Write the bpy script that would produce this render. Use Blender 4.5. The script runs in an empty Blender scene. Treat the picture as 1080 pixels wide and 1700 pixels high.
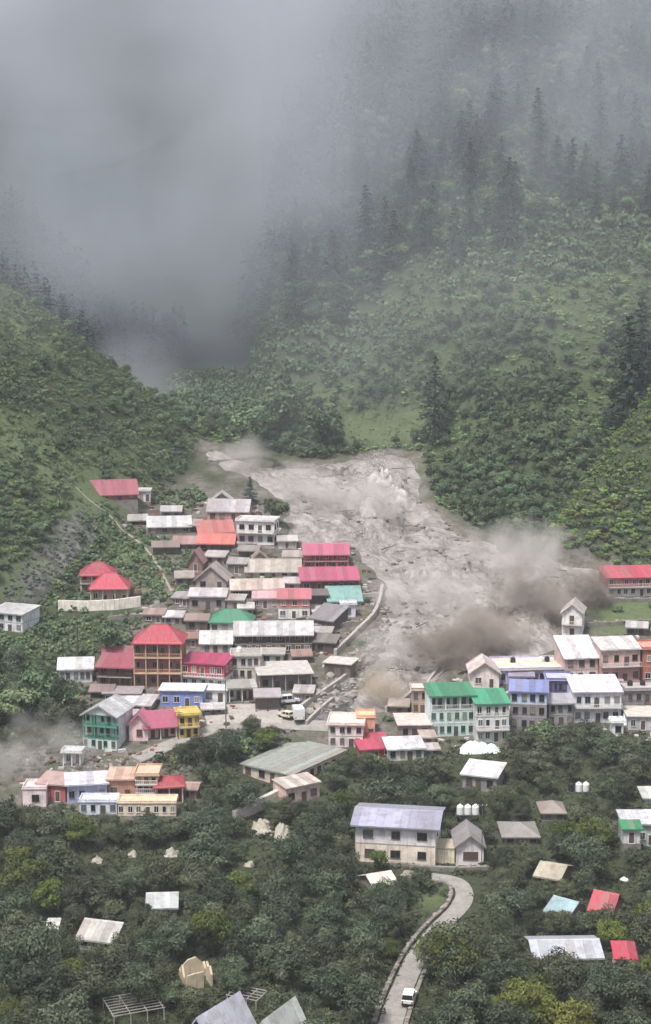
import bpy, math, random, re
import numpy as np
from mathutils import Matrix, Vector

# ------------------------------------------------------------------ camera, world, sun, exposure
SC = bpy.context.scene
COL = SC.collection
CAM_Z, PITCH, FPX, CX, CY = 109.0, math.radians(8.7), 2700.0, 540.0, 850.0
cam_d = bpy.data.cameras.new('camera')
cam_d.sensor_fit = 'HORIZONTAL'; cam_d.sensor_width = 36.0
cam_d.lens = 36.0 * FPX / 1080.0
cam_d.clip_start = 1.0; cam_d.clip_end = 6000.0
cam = bpy.data.objects.new('camera', cam_d); COL.objects.link(cam)
cam.location = (0, 0, CAM_Z); cam.rotation_euler = (math.pi / 2 - PITCH, 0, 0)
SC.camera = cam

SUN_EL, SUN_AZ = math.radians(64), math.radians(216)     # azimuth measured from +Y towards +X
world = bpy.data.worlds.new('World'); SC.world = world; world.use_nodes = True
wn = world.node_tree.nodes; wl = world.node_tree.links; wn.clear()
w_out = wn.new('ShaderNodeOutputWorld'); w_bg = wn.new('ShaderNodeBackground')
w_sky = wn.new('ShaderNodeTexSky'); w_sky.sky_type = 'NISHITA'; w_sky.sun_disc = False
w_sky.sun_elevation = SUN_EL; w_sky.sun_rotation = SUN_AZ; w_sky.altitude = 2500
w_sky.air_density = 1.2; w_sky.dust_density = 4.0; w_sky.ozone_density = 1.0
w_hs = wn.new('ShaderNodeHueSaturation'); w_hs.inputs['Saturation'].default_value = 0.34
wl.new(w_sky.outputs[0], w_hs.inputs['Color']); wl.new(w_hs.outputs[0], w_bg.inputs[0])
w_bg.inputs[1].default_value = 0.075
wl.new(w_bg.outputs[0], w_out.inputs[0])

sun_d = bpy.data.lights.new('sun', 'SUN'); sun_d.energy = 1.5; sun_d.angle = math.radians(12); sun_d.color = (1.0, 0.96, 0.9)
sun = bpy.data.objects.new('sun', sun_d); COL.objects.link(sun)
_sd = Vector((math.sin(SUN_AZ) * math.cos(SUN_EL), math.cos(SUN_AZ) * math.cos(SUN_EL), math.sin(SUN_EL)))
sun.rotation_euler = _sd.to_track_quat('Z', 'Y').to_euler(); sun.location = (0, 300, 400)

SC.view_settings.view_transform = 'Standard'; SC.view_settings.look = 'None'
SC.view_settings.exposure = 1.74; SC.view_settings.gamma = 1.0; SC.view_settings.use_curve_mapping = False
SC.render.engine = 'CYCLES'
SC.cycles.max_bounces = 5; SC.cycles.diffuse_bounces = 2; SC.cycles.glossy_bounces = 2
SC.cycles.transmission_bounces = 2; SC.cycles.transparent_max_bounces = 6
SC.cycles.volume_bounces = 1; SC.cycles.volume_max_steps = 48; SC.cycles.volume_step_rate = 1.6
SC.cycles.use_adaptive_sampling = True; SC.cycles.adaptive_threshold = 0.04
SC.cycles.caustics_reflective = False; SC.cycles.caustics_refractive = False

# ------------------------------------------------------------------ small helpers
RNG = np.random.default_rng(7); random.seed(7)

def lin(c):
    return tuple(((v / 255) / 12.92) if v / 255 <= 0.04045 else (((v / 255) + 0.055) / 1.055) ** 2.4 for v in c)

def ray(px, py):
    c, s = math.cos(PITCH), math.sin(PITCH)
    a, b = (px - CX) / FPX, (CY - py) / FPX
    return np.array([a, c + b * s, -s + b * c])            # unit along the view axis

def project(x, y, z):
    c, s = math.cos(PITCH), math.sin(PITCH)
    dz = z - CAM_Z
    f = y * c - dz * s; u = y * s + dz * c
    return CX + FPX * x / f, CY - FPX * u / f, f

_P = np.random.default_rng(3).random((256, 256))
def vnoise(x, y):
    x = np.asarray(x, float); y = np.asarray(y, float)
    xi = np.floor(x).astype(int); yi = np.floor(y).astype(int)
    fx = x - xi; fy = y - yi
    fx = fx * fx * fx * (fx * (fx * 6 - 15) + 10); fy = fy * fy * fy * (fy * (fy * 6 - 15) + 10)
    g = lambda i, j: _P[i & 255, j & 255]
    a = g(xi, yi) * (1 - fx) + g(xi + 1, yi) * fx
    b = g(xi, yi + 1) * (1 - fx) + g(xi + 1, yi + 1) * fx
    return (a * (1 - fy) + b * fy) * 2 - 1

def fbm(x, y, o=4):
    r = 0; a = 1.0; t = 0
    for k in range(o):
        r = r + a * vnoise(x * 2 ** k + 17.3 * k, y * 2 ** k + 5.1 * k); t += a; a *= 0.5
    return r / t

def sstep(a, b, v):
    t = np.clip((v - a) / (b - a), 0, 1); return t * t * (3 - 2 * t)

# ------------------------------------------------------------------ the lie of the land
_by = np.arange(-1600, 2600, 1.0)
_bz = np.interp(_by, [-1600, -500, 0, 150, 190, 300, 330, 373, 430, 485, 530, 600, 800, 1000, 2600],
                [330, 300, 106.6, 3, 0, 0, 5, 14, 27, 40, 50, 66, 118, 172, 300])
_k = np.hanning(25); _k /= _k.sum()
_bz = np.convolve(np.pad(_bz, 12, mode='edge'), _k, mode='valid')
def base(y): return np.interp(y, _by, _bz)

def hills(x, y):
    """extra height of the hillsides over the fan, (left spur, right mountain, bushy knoll, far wall)"""
    xf = np.interp(y, [330, 380, 395, 415, 455, 490, 520, 545, 575, 640, 720, 900, 1200],
                   [-190, -120, -96, -68, -58, -47, -40, -42, -70, -86, -92, -104, -120])
    el = np.maximum(0, xf - x) * np.interp(y, [560, 640], [.70, .95])
    el = np.minimum(el, 0.72 * np.maximum(0, y - 372) + 0.0 * x)
    yf = np.interp(x, [-60, -20, 7, 29, 55, 62, 120, 260], [545, 527, 512, 482, 450, 440, 424, 400])
    t = np.maximum(0, y - yf)
    er = np.where(t < 30, 0.12 * t, 3.6 + 0.47 * (t - 30))
    xg = np.interp(y, [500, 520, 600, 750, 900, 1200], [-30, -24, -27, -33, -40, -50])
    er = np.minimum(er, 1.7 * np.maximum(0, x - xg))
    es = np.minimum(0.86 * np.maximum(0, y - 434), 1.45 * np.maximum(0, x - 58 - 0.36 * (y - 438)))
    es = np.minimum(es, 56 - .25 * np.maximum(0, y - 500))
    ef = 0.95 * np.maximum(0, y - 850 + 0.25 * x)
    return el, er, es, ef

def flow_poly():
    pts = [(335, 738), (362, 746), (430, 776), (500, 772), (560, 764), (640, 764), (690, 775), (706, 830), (760, 880),
           (860, 922), (950, 938), (1003, 944), (985, 992), (938, 1004), (928, 1062), (850, 1096), (775, 1106), (742, 1110),
           (690, 1145), (650, 1172), (612, 1178), (588, 1168), (600, 1112), (640, 1055), (648, 985), (612, 935), (592, 903),
           (505, 897), (474, 886), (474, 835), (425, 800), (362, 768), (335, 752)]
    out = []
    for px, py in pts:
        d = ray(px, py); t = np.linspace(200, 900, 7001)
        z = CAM_Z + d[2] * t; y = d[1] * t
        k = int(np.argmax(z < base(y))); out.append((d[0] * t[k], y[k]))
    return np.array(out)
def poly_sd(P, x, y):
    """signed distance, positive inside"""
    x = np.asarray(x, float); y = np.asarray(y, float)
    d = np.full(x.shape, 1e9); ins = np.zeros(x.shape, bool)
    n = len(P)
    for i in range(n):
        x0, y0 = P[i]; x1, y1 = P[(i + 1) % n]
        ex, ey = x1 - x0, y1 - y0
        t = np.clip(((x - x0) * ex + (y - y0) * ey) / (ex * ex + ey * ey + 1e-9), 0, 1)
        d = np.minimum(d, np.hypot(x - x0 - t * ex, y - y0 - t * ey))
        c = (y0 > y) != (y1 > y)
        ins ^= c & (x < (x1 - x0) * (y - y0) / (y1 - y0 + 1e-12) + x0)
    return np.where(ins, d, -d)

FLOW = flow_poly()
def flow_sd(x, y): return poly_sd(FLOW, x, y) + 3.2 * fbm(np.asarray(x) / 9 + 4, np.asarray(y) / 9, 3) + 1.0 * fbm(np.asarray(x) / 2.5, np.asarray(y) / 2.5, 2)

def terrace(x, y, z):
    """old field terraces on the right mountainside: step in height and how level the spot is"""
    el, er, es, ef = hills(x, y)
    on = sstep(3, 6, er) * sstep(640, 590, y) * (er > es + 1) * sstep(-.35, .1, fbm(x / 40 + 8, y / 40, 2))
    f = ((z + 1.6 * fbm(x / 16, y / 16 + 5, 2)) / 6.0) % 1.0
    return on * (sstep(.62, 1.0, f) - f) * 6.0 * .55, on * sstep(.02, .12, f) * sstep(.62, .5, f)

def height_exact(x, y, cut=True):
    x = np.asarray(x, float); y = np.asarray(y, float)
    b = base(y); el, er, es, ef = hills(x, y)
    canyon = sstep(-17, -33, x + .012 * (y - 560)) * sstep(555, 600, y)           # the gorge floor stays low
    b = b - canyon * np.maximum(0, b - (58 + .04 * (y - 560)))
    e = np.maximum(np.maximum(el, er), np.maximum(es, ef))
    rough = np.clip(e / 18, 0, 1)
    n = fbm(x / 46, y / 46, 3) * 9 * rough * np.clip(e / 50, .25, 1) + fbm(x / 13, y / 13, 3) * (0.35 + 1.7 * rough)
    z = b + e + n
    z = z + terrace(x, y, z)[0]
    z = np.where(z > 300, 300 + (z - 300) * 0.12, z)
    if cut:
        s = flow_sd(x, y)
        z = z - 2.6 * sstep(-2, 4, s)
    return z

_hx0, _hy0, _hd, _hnx, _hny = -290.0, 150.0, 1.0, 581, 900
_HX, _HY = np.meshgrid(_hx0 + np.arange(_hnx) * _hd, _hy0 + np.arange(_hny) * _hd)
_HC = {True: height_exact(_HX, _HY, True), False: height_exact(_HX, _HY, False)}
def height(x, y, cut=True):
    x = np.asarray(x, float); y = np.asarray(y, float)
    u = np.clip((x - _hx0) / _hd, 0, _hnx - 1.001); v = np.clip((y - _hy0) / _hd, 0, _hny - 1.001)
    i = u.astype(int); j = v.astype(int); a = u - i; b = v - j; G = _HC[cut]
    return (G[j, i] * (1 - a) + G[j, i + 1] * a) * (1 - b) + (G[j + 1, i] * (1 - a) + G[j + 1, i + 1] * a) * b

def ground(px, py, tmax=950, cut=True):
    d = ray(px, py); t = np.arange(150, tmax, 1.0)
    X, Y, Z = d[0] * t, d[1] * t, CAM_Z + d[2] * t
    below = Z < height(X, Y, cut)
    if not below.any(): return None
    k = int(np.argmax(below)); t = np.linspace(t[max(k - 1, 0)], t[k], 21)
    X, Y, Z = d[0] * t, d[1] * t, CAM_Z + d[2] * t
    k = int(np.argmax(Z < height(X, Y, cut)))
    return np.array([X[k], Y[k], float(height(X[k], Y[k], cut))])

def at_dist(px, py, Y):
    d = ray(px, py); t = Y / d[1]
    return np.array([d[0] * t, Y, CAM_Z + d[2] * t])

# ------------------------------------------------------------------ materials
MATS = {}
def new_mat(key):
    m = bpy.data.materials.new(key); m.use_nodes = True
    nt = m.node_tree; nt.nodes.clear()
    out = nt.nodes.new('ShaderNodeOutputMaterial'); b = nt.nodes.new('ShaderNodeBsdfPrincipled')
    nt.links.new(b.outputs[0], out.inputs[0])
    MATS[key] = m
    return m, nt, b, out

def N(nt, t, **kw):
    n = nt.nodes.new(t)
    for k, v in kw.items(): setattr(n, k, v)
    return n

def mixc(nt, fac, a, b, mode='MIX'):
    m = nt.nodes.new('ShaderNodeMix'); m.data_type = 'RGBA'; m.blend_type = mode
    for s, v in ((m.inputs[0], fac), (m.inputs[6], a), (m.inputs[7], b)):
        if hasattr(v, 'is_linked'): nt.links.new(v, s)
        elif isinstance(v, (int, float)): s.default_value = v
        else: s.default_value = (*v[:3], 1)
    return m.outputs[2]

def noise(nt, vec, scale, detail=4, rough=.6, stretch=None, lo=.3, hi=.7):
    if stretch:
        mp = N(nt, 'ShaderNodeMapping'); mp.inputs['Scale'].default_value = stretch
        nt.links.new(vec, mp.inputs[0]); vec = mp.outputs[0]
    n = N(nt, 'ShaderNodeTexNoise'); n.inputs['Scale'].default_value = scale
    n.inputs['Detail'].default_value = detail; n.inputs['Roughness'].default_value = rough
    nt.links.new(vec, n.inputs['Vector'])
    r = N(nt, 'ShaderNodeMapRange'); r.inputs[1].default_value = lo; r.inputs[2].default_value = hi
    nt.links.new(n.outputs[0], r.inputs[0])
    return r.outputs[0]

def bump(nt, b, h, strength=.3, dist=.05):
    bp = N(nt, 'ShaderNodeBump'); bp.inputs['Strength'].default_value = strength; bp.inputs['Distance'].default_value = dist
    nt.links.new(h, bp.inputs['Height']); nt.links.new(bp.outputs[0], b.inputs['Normal'])

def scale_c(c, f): return tuple(min(1, v * f) for v in c)

def plaster(c):
    key = 'plaster_%d_%d_%d' % c
    if key in MATS: return MATS[key]
    m, nt, b, _ = new_mat(key); col = lin(c)
    tc = N(nt, 'ShaderNodeTexCoord').outputs['Object']
    g = N(nt, 'ShaderNodeNewGeometry').outputs['Position']
    blot = noise(nt, g, .55, 4, .65, lo=.42, hi=.7)
    streak = noise(nt, g, 1.0, 4, .6, (2.6, 2.6, .22), lo=.5, hi=.75)
    c1 = mixc(nt, blot, col, tuple(v * .62 + .02 for v in col))
    c2 = mixc(nt, streak, c1, mixc(nt, .62, c1, (.15, .13, .115)))
    nt.links.new(c2, b.inputs['Base Color']); b.inputs['Roughness'].default_value = .85
    bump(nt, b, noise(nt, tc, 6, 3), .25, .03)
    return m

def metal(c, rust=.35):
    key = 'sheet_metal_%d_%d_%d' % c
    if key in MATS: return MATS[key]
    m, nt, b, _ = new_mat(key); col = lin(c)
    g = N(nt, 'ShaderNodeNewGeometry').outputs['Position']
    tc = N(nt, 'ShaderNodeTexCoord').outputs['Object']
    oi = N(nt, 'ShaderNodeObjectInfo')
    v = N(nt, 'ShaderNodeMapRange'); v.inputs[3].default_value = .70; v.inputs[4].default_value = 1.14
    nt.links.new(oi.outputs['Random'], v.inputs[0])
    hs = N(nt, 'ShaderNodeHueSaturation'); hs.inputs['Color'].default_value = (*col, 1)
    nt.links.new(v.outputs[0], hs.inputs['Value'])
    blot = noise(nt, g, .6, 6, .75, lo=.45, hi=.64)
    streak = noise(nt, tc, 2.0, 3, .6, (3, .25, 1), lo=.5, hi=.75)
    c1 = mixc(nt, blot, hs.outputs[0], mixc(nt, rust + .15, hs.outputs[0], (.18, .14, .12)))
    c2 = mixc(nt, streak, c1, mixc(nt, .5, c1, (.36, .32, .30)))
    gt = N(nt, 'ShaderNodeMath', operation='GREATER_THAN'); gt.inputs[1].default_value = .9; nt.links.new(oi.outputs['Random'], gt.inputs[0])
    c2 = mixc(nt, gt.outputs[0], c2, mixc(nt, .45, c2, (.22, .15, .12)))
    nt.links.new(c2, b.inputs['Base Color'])
    b.inputs['Roughness'].default_value = .5; b.inputs['Specular IOR Level'].default_value = .4
    wv = N(nt, 'ShaderNodeTexWave'); wv.bands_direction = 'X'; wv.inputs['Scale'].default_value = 2.0
    nt.links.new(tc, wv.inputs[0]); bump(nt, b, wv.outputs[1], .35, .03)
    return m

def simple(key, c, rough=.7, metallic=0.0, var=.25, scale=3.0):
    if key in MATS: return MATS[key]
    m, nt, b, _ = new_mat(key); col = lin(c)
    g = N(nt, 'ShaderNodeNewGeometry').outputs['Position']
    f = noise(nt, g, scale, 4, .65)
    nt.links.new(mixc(nt, f, scale_c(col, 1 - var), scale_c(col, 1 + var * .5)), b.inputs['Base Color'])
    b.inputs['Roughness'].default_value = rough; b.inputs['Metallic'].default_value = metallic
    return m

def pane_mats():
    return [glass(), glass(), glass(), simple('pane_sky', (96, 104, 112), .2, var=.3), simple('pane_curtain', (150, 138, 126), .7, var=.3), simple('pane_shutter', (88, 70, 60), .8, var=.3), simple('pane_black', (20, 18, 18), .9)]
def glass():
    if 'window_glass' in MATS: return MATS['window_glass']
    m, nt, b, _ = new_mat('window_glass')
    b.inputs['Base Color'].default_value = (.018, .021, .025, 1); b.inputs['Roughness'].default_value = .22
    b.inputs['Specular IOR Level'].default_value = .35
    return m

def foliage(key, dark, light, yellow=None):
    if key in MATS: return MATS[key]
    m, nt, b, out = new_mat(key)
    at = N(nt, 'ShaderNodeAttribute', attribute_name='tint')
    oi = N(nt, 'ShaderNodeObjectInfo')
    c = mixc(nt, at.outputs['Fac'], dark, light)
    hs = N(nt, 'ShaderNodeHueSaturation'); nt.links.new(c, hs.inputs['Color'])
    v = N(nt, 'ShaderNodeMapRange'); v.inputs[3].default_value = .62; v.inputs[4].default_value = 1.5
    nt.links.new(oi.outputs['Random'], v.inputs[0]); nt.links.new(v.outputs[0], hs.inputs['Value'])
    h = N(nt, 'ShaderNodeMapRange'); h.inputs[3].default_value = .465; h.inputs[4].default_value = .53
    mu = N(nt, 'ShaderNodeMath', operation='FRACT'); mm = N(nt, 'ShaderNodeMath', operation='MULTIPLY'); mm.inputs[1].default_value = 7.13
    nt.links.new(oi.outputs['Random'], mm.inputs[0]); nt.links.new(mm.outputs[0], mu.inputs[0]); nt.links.new(mu.outputs[0], h.inputs[0])
    nt.links.new(h.outputs[0], hs.inputs['Hue'])
    nt.links.new(hs.outputs[0], b.inputs['Base Color'])
    b.inputs['Roughness'].default_value = .65; b.inputs['Specular IOR Level'].default_value = .25
    return m

BARK = simple('bark', (84, 72, 60), .9, var=.35, scale=4)
LEAF_ORCHARD = foliage('leaf_orchard', (.024, .032, .016), (.108, .124, .066))
LEAF_YELLOW = foliage('leaf_yellow_green', (0.044, 0.060, 0.010), (0.130, 0.152, 0.034))
LEAF_SHRUB = foliage('leaf_shrub', (0.039, 0.068, 0.031), (0.140, 0.195, 0.094))
LEAF_BRIGHT = foliage('leaf_bright', (0.076, 0.120, 0.039), (0.207, 0.262, 0.105))
LEAF_KNOLL = foliage('leaf_knoll', (0.077, 0.121, 0.029), (0.209, 0.270, 0.086))
LEAF_CONIFER = foliage('leaf_conifer', (0.014, 0.026, 0.020), (0.050, 0.078, 0.056))
LEAF_WALNUT = foliage('leaf_walnut', (.026, .036, .021), (.110, .130, .076))
CONCRETE = simple('concrete', (168, 160, 154), .9, var=.3, scale=.8)
OLD_CONCRETE = simple('old_concrete', (132, 124, 118), .9, var=.4, scale=.6)
STONE = simple('stone', (150, 142, 134), .9, var=.35, scale=1.5)
DARK_WOOD = simple('dark_wood', (92, 74, 64), .8, var=.3)
WHITE_PAINT = simple('white_paint', (226, 224, 222), .6, var=.12)
GREY_PAINT = simple('grey_paint', (120, 122, 126), .6, var=.15)
DARK = simple('dark_interior', (48, 44, 43), .9, var=.3)
TANK_WHITE = simple('tank_plastic', (232, 232, 228), .5, var=.08)
TANK_BLACK = simple('tank_black_plastic', (30, 30, 32), .5, var=.1)
STEEL = simple('grey_steel', (104, 104, 106), .55, metallic=.3, var=.2)
RUBBER = simple('rubber', (24, 24, 24), .8, var=.1)

# ------------------------------------------------------------------ mesh helpers
class MB:
    def __init__(s): s.v = []; s.f = []
    def poly(s, pts):
        k = len(s.v); s.v += [tuple(p) for p in pts]; s.f.append(tuple(range(k, k + len(pts))))
    def box(s, x0, x1, y0, y1, z0, z1):
        k = len(s.v)
        s.v += [(x0, y0, z0), (x1, y0, z0), (x1, y1, z0), (x0, y1, z0), (x0, y0, z1), (x1, y0, z1), (x1, y1, z1), (x0, y1, z1)]
        s.f += [tuple(k + i for i in q) for q in ((3, 2, 1, 0), (4, 5, 6, 7), (0, 1, 5, 4), (1, 2, 6, 5), (2, 3, 7, 6), (3, 0, 4, 7))]
    def hull8(s, a, b):
        """box between two quads a (bottom loop) and b (top loop)"""
        k = len(s.v); s.v += [tuple(p) for p in a] + [tuple(p) for p in b]
        s.f += [tuple(k + i for i in q) for q in ((3, 2, 1, 0), (4, 5, 6, 7), (0, 1, 5, 4), (1, 2, 6, 5), (2, 3, 7, 6), (3, 0, 4, 7))]
    def bar(s, p, q, r, n=6, r2=None):
        p = Vector(p); q = Vector(q); d = (q - p).normalized(); r2 = r if r2 is None else r2
        u = d.orthogonal().normalized(); w = d.cross(u); k = len(s.v)
        for c, rr in ((p, r), (q, r2)):
            for i in range(n):
                a = 2 * math.pi * i / n
                s.v.append(tuple(c + (u * math.cos(a) + w * math.sin(a)) * rr))
        for i in range(n): s.f.append((k + i, k + (i + 1) % n, k + n + (i + 1) % n, k + n + i))
        s.f.append(tuple(k + n - 1 - i for i in range(n))); s.f.append(tuple(k + n + i for i in range(n)))
    def lathe(s, prof, n=14, c=(0, 0, 0)):
        k = len(s.v)
        for r, z in prof:
            for i in range(n):
                a = 2 * math.pi * i / n; s.v.append((c[0] + r * math.cos(a), c[1] + r * math.sin(a), c[2] + z))
        m = len(prof)
        for j in range(m - 1):
            for i in range(n):
                s.f.append((k + j * n + i, k + j * n + (i + 1) % n, k + (j + 1) * n + (i + 1) % n, k + (j + 1) * n + i))
        s.f.append(tuple(k + n - 1 - i for i in range(n))); s.f.append(tuple(k + (m - 1) * n + i for i in range(n)))
    def mesh(s, name, mat):
        me = bpy.data.meshes.new(name); me.from_pydata(s.v, [], s.f); me.update()
        if mat: me.materials.append(mat)
        return me

def np_mesh(name, V, Q, mat, tint=None, smooth=False):
    me = bpy.data.meshes.new(name); V = np.asarray(V, np.float32); Q = np.asarray(Q, np.int32)
    nf, k = Q.shape
    me.vertices.add(len(V)); me.vertices.foreach_set('co', V.ravel())
    me.loops.add(nf * k); me.loops.foreach_set('vertex_index', Q.ravel())
    me.polygons.add(nf); me.polygons.foreach_set('loop_start', np.arange(0, nf * k, k, dtype=np.int32))
    if smooth: me.polygons.foreach_set('use_smooth', np.ones(nf, bool))
    if tint is not None:
        a = me.attributes.new('tint', 'FLOAT', 'FACE'); a.data.foreach_set('value', np.asarray(tint, np.float32))
    if mat: me.materials.append(mat)
    me.update(calc_edges=True); me.validate()
    return me

def link(name, data, parent=None, loc=(0, 0, 0), rot=(0, 0, 0), scale=None):
    o = bpy.data.objects.new(name, data); COL.objects.link(o)
    if parent is not None: o.parent = parent
    o.location = loc; o.rotation_euler = rot
    if scale is not None: o.scale = scale if hasattr(scale, '__len__') else (scale,) * 3
    return o

def tag(o, label, cat, group=None):
    o['label'] = label; o['category'] = cat
    if group: o['group'] = group
    return o

def structure(o, label=None):
    o['kind'] = 'structure'
    if label: o['label'] = label
    return o

def stuff(o, label, cat):
    o['kind'] = 'stuff'; o['label'] = label; o['category'] = cat
    return o

MESHES = {}
def cached(key, fn):
    if key not in MESHES: MESHES[key] = fn()
    return MESHES[key]

# ------------------------------------------------------------------ ground sheet
def spaced(lo, hi, a, b, d, grow=1.14):
    c = list(np.arange(a, b + d, d)); s = d; v = c[-1]
    while v < hi: s *= grow; v += s; c.append(v)
    s = d; v = c[0]; pre = []
    while v > lo: s *= grow; v -= s; pre.append(v)
    return np.array(pre[::-1] + c)
gx = spaced(-1500, 1500, -135, 145, 1.5); gy = spaced(-1500, 2200, 195, 640, 1.5, 1.06)
XX, YY = np.meshgrid(gx, gy)
ZZ = height_exact(XX, YY)
_in = (XX > -289) & (XX < 289) & (YY > 151) & (YY < 1048); ZZ[_in] = height(XX[_in], YY[_in])
V = np.stack([XX, YY, ZZ], -1).reshape(-1, 3)
nx, ny = len(gx), len(gy)
ii = (np.arange(ny - 1)[:, None] * nx + np.arange(nx - 1)[None, :]).ravel()
Q = np.stack([ii, ii + 1, ii + nx + 1, ii + nx], -1)

gm, nt, bs, _ = new_mat('valley_ground')
pos = N(nt, 'ShaderNodeNewGeometry').outputs['Position']
att = N(nt, 'ShaderNodeAttribute', attribute_name='cover')
sep = N(nt, 'ShaderNodeSeparateColor'); nt.links.new(att.outputs['Color'], sep.inputs[0])
n1 = noise(nt, pos, .09, 5, .65); n2 = noise(nt, pos, .8, 5, .7); n3 = noise(nt, pos, .35, 4, .6, lo=.4, hi=.62)
grass = mixc(nt, n1, (.022, .034, .016), (.046, .066, .028))
grass = mixc(nt, n2, grass, mixc(nt, .5, grass, (.12, .115, .075)))
n4 = noise(nt, pos, .22, 4, .6, lo=.42, hi=.6)
dirt = mixc(nt, n2, (.085, .074, .064), (.25, .225, .205)); dirt = mixc(nt, n4, dirt, mixc(nt, .7, dirt, (.075, .085, .045)))
rock = mixc(nt, n3, (.060, .058, .058), (.20, .19, .185))
mead = mixc(nt, n2, (.075, .104, .044), (.140, .170, .082))
c = mixc(nt, sep.outputs[0], grass, dirt)
c = mixc(nt, sep.outputs[1], c, rock)
c = mixc(nt, sep.outputs[2], c, mead)
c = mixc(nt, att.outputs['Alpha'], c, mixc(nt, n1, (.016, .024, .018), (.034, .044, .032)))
nt.links.new(c, bs.inputs['Base Color']); bs.inputs['Roughness'].default_value = .95; bs.inputs['Specular IOR Level'].default_value = .15
bump(nt, bs, noise(nt, pos, 1.6, 6, .7, lo=0, hi=1), .9, .35)

def in_poly_px(P, px, py): return poly_sd(np.array(P, float), px, py)
def cover_masks(x, y, z):
    px, py, f = project(x, y, z)
    ok = (f > 50)
    vill = in_poly_px([(60, 1210), (230, 1030), (190, 850), (330, 800), (470, 840), (600, 900), (660, 1000), (740, 1080), (1090, 1040), (1090, 1215),
                       (700, 1240), (420, 1220), (300, 1260), (320, 1340), (30, 1370), (-10, 1290)], px, py)
    dirt = sstep(-25, 12, vill + 14 * fbm(x / 7, y / 7, 3)) * (vill > -60)
    fl = flow_sd(x, y)
    dirt = np.maximum(dirt, sstep(-9, -1, fl + 2.5 * fbm(x / 6, y / 6, 2)))
    bed = in_poly_px([(650, 975), (600, 1090), (470, 1185), (480, 1215), (600, 1200), (690, 1130), (700, 1000)], px, py)
    r1 = in_poly_px([(-10, 975), (70, 900), (120, 840), (165, 840), (185, 870), (120, 950), (60, 1000), (-10, 1010)], px, py)
    rock = np.maximum(sstep(-6, 10, bed), sstep(-10, 14, r1 + 10 * fbm(x / 5, y / 5, 3)))
    m1 = in_poly_px([(570, 690), (700, 675), (720, 710), (690, 735), (560, 745)], px, py)
    m2 = in_poly_px([(-20, 640), (30, 680), (140, 800), (220, 860), (285, 960), (240, 1000), (130, 850), (-20, 740)], px, py)
    m3 = in_poly_px([(1000, 1000), (1090, 990), (1090, 1050), (1000, 1045)], px, py)
    m4 = in_poly_px([(700, 1455), (740, 1470), (735, 1500), (690, 1500)], px, py)
    m5 = in_poly_px([(1045, 1240), (1090, 1235), (1090, 1270), (1040, 1265)], px, py)
    wob = 16 * fbm(x / 6, y / 6, 3)
    mead = np.maximum.reduce([sstep(-10, 10, m + wob) for m in (m1, m2 - 6, m3, m4, m5)])
    mead = np.maximum(mead, np.where(hills(x, y)[0] > 2, .8, .45) * sstep(-.05, .35, fbm(x / 26, y / 26, 3)) * (hills(x, y)[0] + hills(x, y)[1] > 2))
    mead = np.maximum(mead * sstep(620, 560, y), .42 * terrace(x, y, z)[1])
    return dirt * ok, rock * ok, mead * ok
dm, rm, mm_ = cover_masks(XX, YY, ZZ)
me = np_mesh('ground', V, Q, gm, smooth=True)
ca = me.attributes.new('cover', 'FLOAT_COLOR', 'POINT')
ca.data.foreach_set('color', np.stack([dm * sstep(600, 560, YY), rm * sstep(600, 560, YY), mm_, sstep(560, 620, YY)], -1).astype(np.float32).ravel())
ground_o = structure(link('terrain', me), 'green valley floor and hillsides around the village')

# ------------------------------------------------------------------ mud flow
mg, nt, bs, _ = new_mat('mud_water')
pos = N(nt, 'ShaderNodeNewGeometry').outputs['Position']
mp = N(nt, 'ShaderNodeMapping'); mp.inputs['Rotation'].default_value = (0, 0, math.radians(48)); nt.links.new(pos, mp.inputs[0]); fl_ = mp.outputs[0]
wr = N(nt, 'ShaderNodeTexNoise'); wr.inputs['Scale'].default_value = .12; wr.inputs['Detail'].default_value = 3; nt.links.new(fl_, wr.inputs['Vector'])
wa = N(nt, 'ShaderNodeVectorMath', operation='MULTIPLY_ADD'); nt.links.new(wr.outputs['Color'], wa.inputs[0]); wa.inputs[1].default_value = (9, 9, 0); nt.links.new(fl_, wa.inputs[2]); fl_ = wa.outputs[0]
a1 = noise(nt, fl_, .10, 6, .7, (.6, 1.3, 1), lo=.36, hi=.64); a2 = noise(nt, fl_, .5, 7, .8, (.5, 1.6, 1), lo=.46, hi=.68)
sw = noise(nt, fl_, .22, 8, .8, (.35, 1.5, 1), lo=.40, hi=.56)
cm = mixc(nt, a1, (.125, .106, .092), (.335, .300, .276)); cm = mixc(nt, sw, mixc(nt, .5, cm, (.085, .070, .060)), cm); cm = mixc(nt, a2, cm, mixc(nt, .65, cm, (.52, .48, .455)))
fo = N(nt, 'ShaderNodeAttribute', attribute_name='foam'); cm = mixc(nt, fo.outputs['Fac'], cm, (.66, .63, .61))
nt.links.new(cm, bs.inputs['Base Color']); bs.inputs['Roughness'].default_value = .5
bump(nt, bs, noise(nt, fl_, .8, 5, .6, (.6, 1.4, 1), lo=0, hi=1), .7, .7)
x0, y0 = FLOW.min(0) - 6; x1, y1 = FLOW.max(0) + 6
fx = np.arange(x0, x1, .8); fy = np.arange(y0, y1, .8)
FX, FY = np.meshgrid(fx, fy); sd = flow_sd(FX, FY)
ins = sstep(-1, 6, sd)
wv = fbm(FX / 7 + fbm(FX / 15, FY / 15, 2), FY / 13, 5)
ridged = 1 - np.abs(fbm(FX / 5, FY / 9 + 3, 4)) * 2
turb = 1 - np.abs(fbm(FX / 2.6 + 2 * wv, FY / 4 + 9, 3)) * 2
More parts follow.
